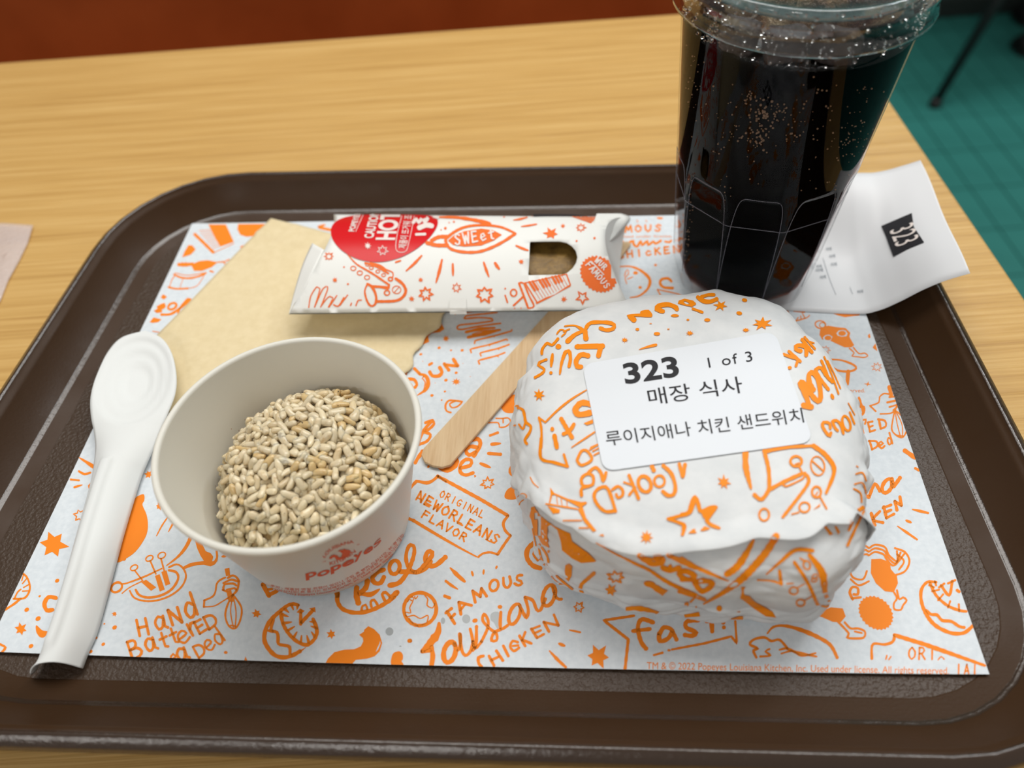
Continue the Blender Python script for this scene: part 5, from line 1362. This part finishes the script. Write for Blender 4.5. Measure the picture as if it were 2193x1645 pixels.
I.S(30, 1285, 835, 1330, 920, 1420, 1040); I.S(30, 1285, 835, 1340, 815, 1400, 900, 1460, 960); I.S(24, 1345, 740, 1365, 780, 1420, 920); I.S(16, 1375, 700, 1440, 850, 1525, 1085); I.dot(1460, 1112, 18, 32, -0.4); I.S(12, 1410, 740, 1480, 880, 1545, 1030)
I.S(28, 1440, 1440, 1430, 1390, 1370, 1380, 1360, 1420, 1400, 1490, 1435, 1525, 1445, 1490); I.S(26, 1460, 1370, 1500, 1360, 1545, 1400, 1575, 1495); I.S(26, 1462, 1375, 1490, 1440, 1515, 1465); I.ring(1605, 1390, 38, 80, 22, -0.3); I.S(18, 1640, 1275, 1688, 1395); I.S(10, 1625, 1180, 1690, 1300)
I.z(1090, 940, 4.1125)
I.S(24, 285, 0, 285, 170, 400, 210, 518, 245); I.S(18, 518, 245, 500, 190, 485, 140)
I.S(22, 600, 190, 640, 110, 690, 110, 730, 185, 640, 235, 600, 190); I.S(14, 715, 95, 780, 55); I.S(12, 740, 110, 790, 85); I.S(12, 750, 145, 790, 125)
I.S(24, 640, 500, 640, 440, 690, 420, 740, 400, 740, 330, 690, 310, 640, 350, 650, 410, 700, 420); I.S(26, 700, 300, 760, 255, 810, 300, 830, 375, 855, 300)
I.S(30, 1355, 465, 1400, 500, 1450, 490, 1465, 420, 1430, 310, 1360, 240); I.ring(1325, 375, 46, 50, 20); I.ring(1195, 400, 54, 72, 28, -0.4); I.S(26, 1058, 325, 1142, 528); I.S(20, 1110, 430, 1060, 495); I.S(16, 1090, 410, 1015, 385); I.S(22, 910, 450, 960, 420, 1000, 450, 1000, 500, 960, 520, 945, 490); I.S(26, 940, 640, 870, 440, 790, 440, 750, 500, 780, 580, 850, 640, 935, 635)
I.S(28, 1532, 335, 1550, 230); I.S(28, 1500, 225, 1530, 335); I.S(32, 1260, 245, 1275, 280)
I.S((28, 28, 22), 1640, 525, 1600, 640, 1540, 670, 1400, 705); I.S(26, 1400, 705, 1500, 740, 1550, 770, 1528, 845); I.Fl(1580, 835, 1640, 790, 1640, 835); I.star(1210, 868, 62, 8, 0.1, 0.45)
I.Fl(365, 430, 400, 480, 520, 530, 680, 555, 690, 570, 630, 610, 520, 550, 400, 495, 370, 500); I.S(12, 360, 560, 380, 480); I.S(6, 420, 510, 430, 580); I.S(6, 460, 530, 470, 590); I.S(6, 510, 545, 515, 600); I.S(12, 330, 575, 480, 600, 600, 620); I.Fl(340, 590, 450, 625, 445, 655, 390, 660)
I.Fl(605, 620, 650, 600, 680, 700, 770, 810, 740, 820, 660, 730); I.S(10, 480, 720, 640, 720); I.S(10, 620, 785, 700, 785); I.Fl(790, 850, 830, 840, 838, 862)
I.Fl(220, 550, 200, 600, 185, 680, 230, 850, 300, 930, 360, 960, 340, 850, 345, 770, 370, 755, 430, 800, 460, 900, 470, 980, 560, 1050, 640, 1090, 740, 1085, 770, 1075, 700, 1000, 640, 960, 560, 900, 540, 830, 430, 780, 300, 690, 240, 620)
I.S(16, 270, 930, 330, 1010, 350, 1090, 320, 1110, 290, 1060, 270, 980, 275, 930); I.S(10, 270, 1060, 320, 1140); I.S(10, 210, 790, 240, 940); I.dot(352, 990, 10, 14); I.S(8, 60, 520, 120, 480, 160, 510, 100, 560, 90, 620); I.S(8, 190, 340, 215, 390, 260, 430)
I.Fl(500, 1110, 530, 1095, 560, 1120, 555, 1200, 520, 1290, 480, 1320, 430, 1300, 370, 1210, 380, 1205, 440, 1270, 490, 1280, 505, 1230, 495, 1160); I.S(16, 420, 1205, 490, 1265, 560, 1320); I.S(28, 750, 1180, 640, 1280, 630, 1310, 660, 1410)
I.star(940, 1215, 85, 7, 0.1, 0.5, 0.65, wd=13); I.star(900, 1330, 58, 6, 0.2, 0.5)
I.S((6, 24, 30), 770, 915, 900, 990, 1100, 1090, 1230, 1150, 1400, 1260, 1640, 1370); I.S((30, 40, 36), 1400, 1025, 1520, 1075, 1640, 1130)
I.S(42, 1150, 1030, 1210, 1070, 1270, 1100, 1350, 1085, 1350, 1050, 1290, 1040); I.S(20, 1210, 1050, 1330, 1072); I.S(40, 1350, 1130, 1420, 1155, 1500, 1130); I.S(30, 1420, 1120, 1400, 1155); I.ring(1565, 1200, 72, 34, 38, 0.35); I.S((30, 20, 14), 1500, 1340, 1640, 1390)
I.dot(1240, 1275, 55, 28, 0.2); I.S((36, 60, 50), 1250, 1280, 1400, 1370, 1560, 1450); I.S(30, 1560, 1450, 1640, 1480); I.S(16, 1600, 1430, 1640, 1390); I.S((6, 40, 10), 900, 1515, 1100, 1490, 1250, 1510, 1390, 1560)
I.z(1460, 940, 4.112)
I.S((44, 46, 16), 560, 120, 565, 260, 610, 440); I.S(30, 725, 110, 760, 250, 770, 380, 760, 460, 700, 535, 640, 495); I.S((34, 26, 20), 740, 112, 900, 80, 1170, 62); I.S((34, 36, 22), 1160, 65, 1270, 150, 1340, 280, 1270, 480)
I.ring(1005, 200, 50, 45, 20); I.S(14, 1030, 240, 1060, 300); I.S(30, 770, 450, 900, 380, 1050, 312); I.S(14, 890, 395, 920, 420, 1070, 350, 1080, 320); I.S(26, 1080, 307, 1115, 350, 1090, 430, 890, 690); I.ring(1195, 240, 60, 85, 12, -0.2); I.S(12, 1150, 200, 1250, 290)
I.ring(1185, 470, 40, 48, 18); I.S(14, 1215, 510, 1275, 620); I.ring(1080, 605, 46, 44, 16); I.S(12, 1030, 650, 970, 665); I.Fl(1155, 630, 1220, 570, 1215, 600); I.ring(725, 670, 44, 54, 16); I.S(10, 1000, 225, 1030, 215); I.S(10, 1175, 500, 1195, 470)
I.star(370, 385, 68, 7, 0.2, 0.42); I.S(32, 0, 670, 60, 650, 90, 560, 115, 515, 140, 560, 170, 640, 260, 605, 300, 605); I.S((40, 30, 24), 250, 650, 220, 715, 260, 760, 330, 788); I.Fl(55, 835, 100, 795, 135, 830); I.Fl(160, 810, 200, 770, 250, 790, 240, 800, 190, 815); I.Fl(165, 640, 300, 588, 312, 615, 230, 730, 185, 690); I.Fl(0, 740, 30, 750, 15, 840, 0, 845)
I.S(12, 1530, 310, 1590, 300, 1620, 370); I.S(12, 1520, 400, 1590, 390, 1620, 480); I.S(12, 1510, 440, 1570, 480, 1580, 560); I.S((30, 30, 20), 1640, 580, 1540, 650, 1470, 805); I.S((14, 20, 22), 1600, 640, 1530, 780, 1457, 938); I.S(9, 1535, 240, 1548, 250)
I.S((24, 56, 50), 630, 895, 560, 1020, 480, 1130, 395, 1190); I.S((54, 60, 14), 830, 860, 740, 1000, 600, 1160, 500, 1250, 380, 1340, 195, 1448); I.S((40, 30, 8), 0, 1060, 150, 1140, 410, 1250)
I.S(40, 110, 1262, 180, 1340, 275, 1272, 190, 1245, 110, 1262); I.S(34, 0, 1240, 80, 1235, 120, 1200, 60, 1170, 0, 1170); I.S(28, 0, 1330, 200, 1412); I.S((30, 30, 10), 1150, 985, 1000, 980, 870, 1080, 745, 1190)
I.S(26, 990, 1085, 1100, 1250, 1190, 1450); I.S((28, 60, 24), 1120, 1020, 1230, 1170, 1260, 1350, 1290, 1420); I.S(16, 1190, 1450, 1270, 1475, 1340, 1430, 1380, 1330); I.S(16, 670, 1240, 800, 1250, 880, 1280); I.S(24, 875, 1275, 860, 1160)
I.ring(1100, 1110, 30, 40, 12, -0.3); I.S(12, 1040, 1050, 1090, 1080); I.ring(985, 1335, 38, 32, 12); I.S(8, 1015, 1310, 1080, 1275); I.ring(1045, 1440, 36, 30, 12); I.S(8, 1080, 1420, 1150, 1380); I.S(10, 925, 1275, 980, 1270); I.ring(1170, 1210, 26, 18, 9, -0.6); I.ring(1165, 1240, 26, 16, 9, -0.3)
I.Fl(520, 1300, 515, 1400, 620, 1480, 740, 1560, 830, 1570, 800, 1520, 700, 1460, 600, 1380, 550, 1370, 545, 1330, 560, 1300); I.dot(330, 1490, 25, 28); I.Fl(480, 1520, 510, 1515, 600, 1580, 400, 1610, 380, 1600, 500, 1560); I.S(26, 1382, 1478, 1410, 1270, 1468, 1256); I.Fl(20, 1545, 150, 1520, 160, 1560, 30, 1570)
I.Fl(1240, 775, 1270, 770, 1330, 840, 1300, 850); I.Fl(1340, 770, 1360, 770, 1390, 820, 1375, 845)
I.build('doodle_print', BM, M['orange_wrap'], bg_, None, 0.006)

# ---------------------------------------------------------------- print on the pie box
def BXM(eps):
    def f(px, py):
        p = hit_z(px, py, top_z, 0.025); v = bv(p[0], p[1])
        if not (xl(v, 0.0122) < p[0] < xr(v, 0.0122)) or p[1] > ybF(p[0])-0.0008 or p[1] < yfF(p[0])+0.0004: return None
        return (p[0], p[1], top_z(p[0], p[1])+eps)
    return f
I = Ink(1.25); I.step = 9; I.z(600, 420, 2.741)
I.S((10, 14, 14), 1380, 220, 1290, 182, 1160, 172, 1060, 192, 985, 240, 972, 265, 1000, 310, 1080, 330, 1180, 325, 1290, 280, 1380, 222)
I.Fl(985, 262, 1020, 232, 1080, 208, 1180, 192, 1250, 202, 1302, 228, 1255, 262, 1180, 292, 1080, 298, 1015, 288)
I.S(18, 985, 240, 930, 242, 890, 262); I.S(18, 980, 290, 920, 290, 862, 276); I.S((8, 16, 18), 930, 125, 1050, 128, 1180, 150, 1230, 165)
for x, y, r in ((970, 190, 8), (1020, 152, 6), (992, 157, 4), (398, 518, 6), (375, 418, 5), (1740, 265, 6), (1845, 248, 7), (945, 200, 4)): I.dot(x, y, r)
for a in ((6, 14, 8, 740, 440, 785, 400, 830, 352), (6, 16, 8, 915, 510, 935, 440, 950, 375), (8, 14, 6, 1013, 400, 1014, 430, 1015, 468), (8, 14, 6, 1195, 390, 1208, 430, 1225, 475), (14, 16, 10, 1262, 395, 1272, 412, 1285, 428), (8, 12, 8, 1385, 292, 1420, 308, 1455, 320), (4, 12, 6, 1370, 142, 1410, 136, 1450, 126), (4, 10, 6, 1415, 180, 1460, 174, 1505, 166), (4, 9, 6, 1310, 125, 1360, 116, 1400, 106), (4, 8, 6, 1210, 115, 1250, 108, 1290, 98), (5, 8, 5, 1480, 120, 1560, 112, 1610, 100)): I.S(a[:3], *a[3:])
I.star(322, 495, 18, 7); I.star(825, 493, 17, 7); I.star(772, 605, 20, 7); I.star(1590, 222, 46, 6, 0.1, 0.5, 0.8); I.star(1660, 177, 15, 7); I.star(1415, 387, 19, 7); I.star(1665, 608, 21, 7)
I.star(287, 355, 28, 8, 0, 0.5, 0.9, wd=6); I.star(855, 575, 46, 7, 0.1, 0.45, 1, wd=8); I.star(1035, 540, 28, 7, 0.3, 0.5, 1, wd=6); I.star(1200, 580, 58, 7, 0.2, 0.5, 0.9, wd=9); I.star(1765, 187, 30, 8, 0, 0.5, 0.8, wd=6); I.star(1775, 597, 40, 5, 0.3, 0.42, 1, wd=7)
I.z(600, 430, 6.093)
I.S((10, 20, 22), 880, 700, 1000, 830, 1200, 950, 1420, 1100); I.S(20, 1110, 815, 1250, 860, 1410, 950); I.S(22, 1180, 815, 1300, 850, 1380, 905)
for x, y, rx in ((955, 885, 34), (1040, 945, 34), (1135, 1003, 34)): I.ring(x, y, rx, 28, 10)
for x, y in ((1140, 835), (1190, 878), (1275, 925), (1350, 972)): I.ring(x, y, 26, 20, 9)
I.S((16, 24, 30), 1140, 1090, 1105, 1180, 1130, 1300, 1180, 1375, 1235, 1360, 1255, 1280, 1230, 1180, 1180, 1110, 1140, 1090); I.S(26, 1420, 1100, 1415, 1145, 1320, 1130, 1200, 1120); I.S(30, 1510, 1020, 1600, 1090, 1640, 1180, 1600, 1260, 1500, 1310, 1260, 1318); I.ring(1395, 1205, 34, 32, 15); I.S(14, 1400, 1150, 1405, 1175); I.ring(1520, 1165, 56, 50, 9); I.S(8, 1490, 1200, 1550, 1130); I.S(14, 1380, 900, 1470, 940, 1470, 1000); I.ring(1440, 1025, 28, 24, 16); I.S(20, 1280, 1120, 1400, 1130)
I.S(12, 375, 1395, 400, 1250, 480, 1125, 520, 1150, 450, 1390); I.S(12, 450, 1390, 560, 1150, 620, 1125, 620, 1160, 530, 1390); I.S(12, 530, 1385, 600, 1290, 650, 1250, 690, 1270, 630, 1390); I.S(12, 640, 1390, 740, 1240); I.S(16, 700, 1360, 760, 1380, 830, 1270); I.S(12, 780, 1370, 880, 1235); I.S(14, 920, 1370, 930, 1340); I.S(14, 990, 1370, 1020, 1300, 1060, 1300); I.S(20, 1510, 805, 1570, 785)
I.z(1100, 430, 6.093)
I.Fl(285, 1335, 420, 1265, 740, 1092, 745, 1120, 460, 1275, 300, 1355); I.S(22, 70, 1080, 130, 1240, 190, 1405); I.S(18, 190, 1405, 265, 1380, 200, 1240, 130, 1080, 70, 1080); I.S(14, 150, 1075, 300, 1320); I.S(10, 150, 1075, 690, 960); I.S(14, 690, 965, 740, 1100)
for k in range(11):
    t = k/11; x0, y0 = 200+470*t, 1065-100*t; x1, y1 = 345+395*t, 1290-190*t
    I.S(5, x0, y0, x1, y1)
    if k % 4 != 2: xm, ym = x0*0.52+x1*0.48, y0*0.52+y1*0.48; I.S(26, x0+6, y0, xm+6, ym)
I.S(20, 130, 1250, 0, 1370); I.ring(0, 1205, 40, 46, 16); I.S(16, -110, 1240, -80, 1330); I.dot(-110, 1150, 12)
a = []
for k in range(56):
    t = 2*PI*k/56; r = 1.0 if k % 2 else 0.91; X, Y = rot2(270*math.cos(t)*r, 225*math.sin(t)*r, 0.75); a += [1110+X, 962+Y]
I.Fl(*a)
for k in range(9): I.S(9, 760+k*40, 205-k*6, 1010+k*12, 292-k*13)
I.S(30, 20, 1415, 90, 1412)
I.build('doodle_print', BXM(0.0002), M['orange_box'], pbx, None, 0.01)
# round red sticker
c = hit_z(826, 481, top_z, 0.028); lft = hit_z(713, 482, top_z, 0.026); rgt = hit_z(938, 480, top_z, 0.028); bot = hit_z(833, 562, top_z, 0.028)
SR = (rgt[0]-lft[0])/2; SCX = (rgt[0]+lft[0])/2; SCY = bot[1]+SR*0.97
lo = []
for k in range(72):
    t = 2*PI*k/72; x, y = SCX+SR*math.cos(t), SCY+SR*0.97*math.sin(t); lo.append((x, min(y, ybF(x)-0.0010)))
V2, T = fill(lo, [], 0.003)
st = fixn(mesh('round_sticker', [(x, y, top_z(x, y)+0.00035) for x, y in V2], T, M['red'], pbx)); st['label'] = 'round red warning sticker'
def STM(px, py):
    p = hit_z(px, py, top_z, 0.025)
    if p[1] > ybF(p[0])-0.0012: return None
    return (p[0], p[1], top_z(p[0], p[1])+0.00055)
I = Ink(); I.step = 9; I.z(600, 430, 6.093)
type_on(I, 'HOT', 1488, 522, 1568, 150, 235, (-236, -2), 0.035, 0.15)
type_on(I, 'CAUTION', 1212, 498, 1300, 155, 112, (-116, -2), 0.03, 0.15); type_on(I, 'POPEYES', 966, 412, 1052, 175, 70, (-72, -2), 0.03, 0.2); I.S(7, 990, 410, 1085, 195)
type_on(I, '제품이 뜨거워 조심!', 1636, 632, 1735, 130, 84, (-82, -4), 0.012, 0.15)
I.S(7, 1600, 170, 1540, 400, 1510, 600, 1530, 670, 1590, 685, 1650, 660, 1680, 560, 1720, 380, 1760, 170)
I.star(1145, 600, 48, 8, 0, 0.45); I.star(1340, 660, 75, 7, 0.2, 0.5, 0.9, wd=13)
I.z(600, 420, 2.741); I.S(20, 782, 160, 800, 140, 815, 160, 840, 128, 850, 160, 870, 130, 895, 122, 925, 130); I.S(30, 820, 190, 860, 175, 890, 180); I.S(16, 800, 230, 850, 228)
I.build('sticker_print', STM, M['white_ink'], st, None, 0.01)
# white words inside the orange shapes
I = Ink(); I.z(600, 420, 2.741)
I.word('SWEet', 1030, 292, 1278, 252, 62, 10, 0.25)
I.build('word_print', STM, M['white_ink'], pbx, None, 0.01); I = Ink()
I.z(1100, 430, 6.093)
I.word('WUR', 1055, 800, 1190, 930, 70, 18, 0.25); I.S(14, 1015, 805, 1175, 975); I.word('FAMOUS', 940, 850, 1215, 1180, 78, 17, 0.22)
I.build('badge_print', STM, M['white_ink'], pbx, None, 0.01)

# ---------------------------------------------------------------- print on the bowl
BWM = mapper_bvh(bvh_of([o for o in bowl.children]), 0.00012)
def type_path(I, txt, pts, H, bold=0.0, lim=0.3, shear=0.0, space=1.0):
    V, T, wd = font_mesh(txt, bold, lim, space); P = [np.array(p, float) for p in pts]
    pp = [curve_pt([(x, y, 0) for x, y in pts], k/60)[:2] for k in range(61)]
    L = [0]
    for a, b in zip(pp, pp[1:]): L.append(L[-1]+np.linalg.norm(b-a))
    out = []
    for x, y in V:
        s = x/wd*L[-1]; k = min(max(int(np.searchsorted(L, s))-1, 0), 59); f = (s-L[k])/(L[k+1]-L[k]); q = pp[k]*(1-f)+pp[k+1]*f
        d = (pp[min(k+2, 60)]-pp[max(k-1, 0)]); d = d/np.linalg.norm(d); u = np.array((d[1], -d[0]))*(1-abs(shear)*0)+np.array((d[0], d[1]))*shear
        q = q+u*H*y; out.append((q[0], q[1]))
    I.raw(I.tr(out), T)
I = Ink(); I.step = 5; I.z(540, 1150, 5.672)
for c_, a in (('p', (652, 500, 785, 465)), ('o', (792, 490, 945, 438)), ('p', (955, 425, 1085, 372)), ('e', (1095, 375, 1238, 308)), ('y', (1232, 285, 1345, 218)), ('e', (1355, 225, 1470, 148)), ('s', (1482, 140, 1568, 52))):
    type_on(I, c_, *a, 88, (-8 if c_ != 's' else -14, -82), 0.0 if c_ == 's' else 0.026, 0.3)
type_path(I, 'LOUISIANA', [(880, 255), (960, 165), (1080, 110), (1160, 85), (1235, 72)], 36, 0.01); type_path(I, 'KITCHEN', [(945, 340), (1040, 315), (1130, 270), (1200, 225), (1260, 180)], 36, 0.01); type_on(I, '19', 860, 310, 895, 300, 16); type_on(I, '72', 1275, 105, 1305, 90, 16)
I.Fl(930, 262, 960, 225, 990, 212, 1030, 222, 1060, 250, 1085, 235, 1095, 200, 1060, 172, 1035, 178, 1060, 158, 1105, 152, 1115, 140, 1130, 150, 1145, 150, 1190, 160, 1195, 185, 1172, 230, 1110, 265, 1110, 278, 1090, 270, 1050, 278, 1020, 272, 1000, 245, 975, 248, 965, 265)
fine = [[(220, 600), (430, 640), (700, 642), (1000, 585), (1300, 440), (1540, 275), (1700, 130), (1840, -30)], [(200, 640), (430, 672), (720, 672), (1010, 618), (1300, 480), (1560, 300), (1720, 160), (1860, -20)], [(190, 672), (430, 705), (730, 702), (1020, 648), (1300, 515), (1570, 335), (1740, 185), (1870, 0)]]
for tx, pa in zip(('주의 : 제품의 변질 위험이 있으니 구입 후 빨리 드십시오. 본 용기는', '조심하십시오! 본 용기는 전자레인지 및 오븐에 사용할 수 없습니다. 조리', 'TM & © 2022 Popeyes Louisiana Kitchen, Inc. Used under license. All rights'), fine): type_path(I, tx, pa, 22)
I.build('bowl_print', BWM, M['bowl_ink'], bowl, None, 0.009)

# ---------------------------------------------------------------- print on the receipt
RM_ = mapper_bvh(RECB, 0.00028)
I = Ink(); I.step = 20; I.z(1700, 320, 4.329)
I.Fl(1095, 592, 1210, 865, 925, 998, 812, 712)
I.build('number_patch', RM_, M['black'], rcp, None, 0.02)
I = Ink(); I.step = 20; I.z(1700, 320, 4.329)
for (x0, y0, x1, y1) in ((300, 940, 350, 935), (330, 1010, 385, 1000), (345, 1085, 400, 1078), (210, 1105, 260, 1098), (205, 1140, 270, 1132), (245, 1205, 300, 1195), (590, 1338, 645, 1330)):
    type_on(I, '아메', x0, y0, x1, y1, 26, None, 0.0, 0.5)
I.S(3, 270, 1010, 330, 1200, 390, 1350); I.S(3, 520, 1280, 545, 1345)
I.build('small_print', RM_, M['grey_print'], rcp, None, 0.02)
I = Ink(); I.z(1700, 320, 4.329); type_on(I, '323', 893, 762, 955, 915, 230, (215, -88), 0.0, 0.3)
I.build('number_print', mapper_bvh(RECB, 0.00046), M['white_ink'], rcp, None, 0.02)
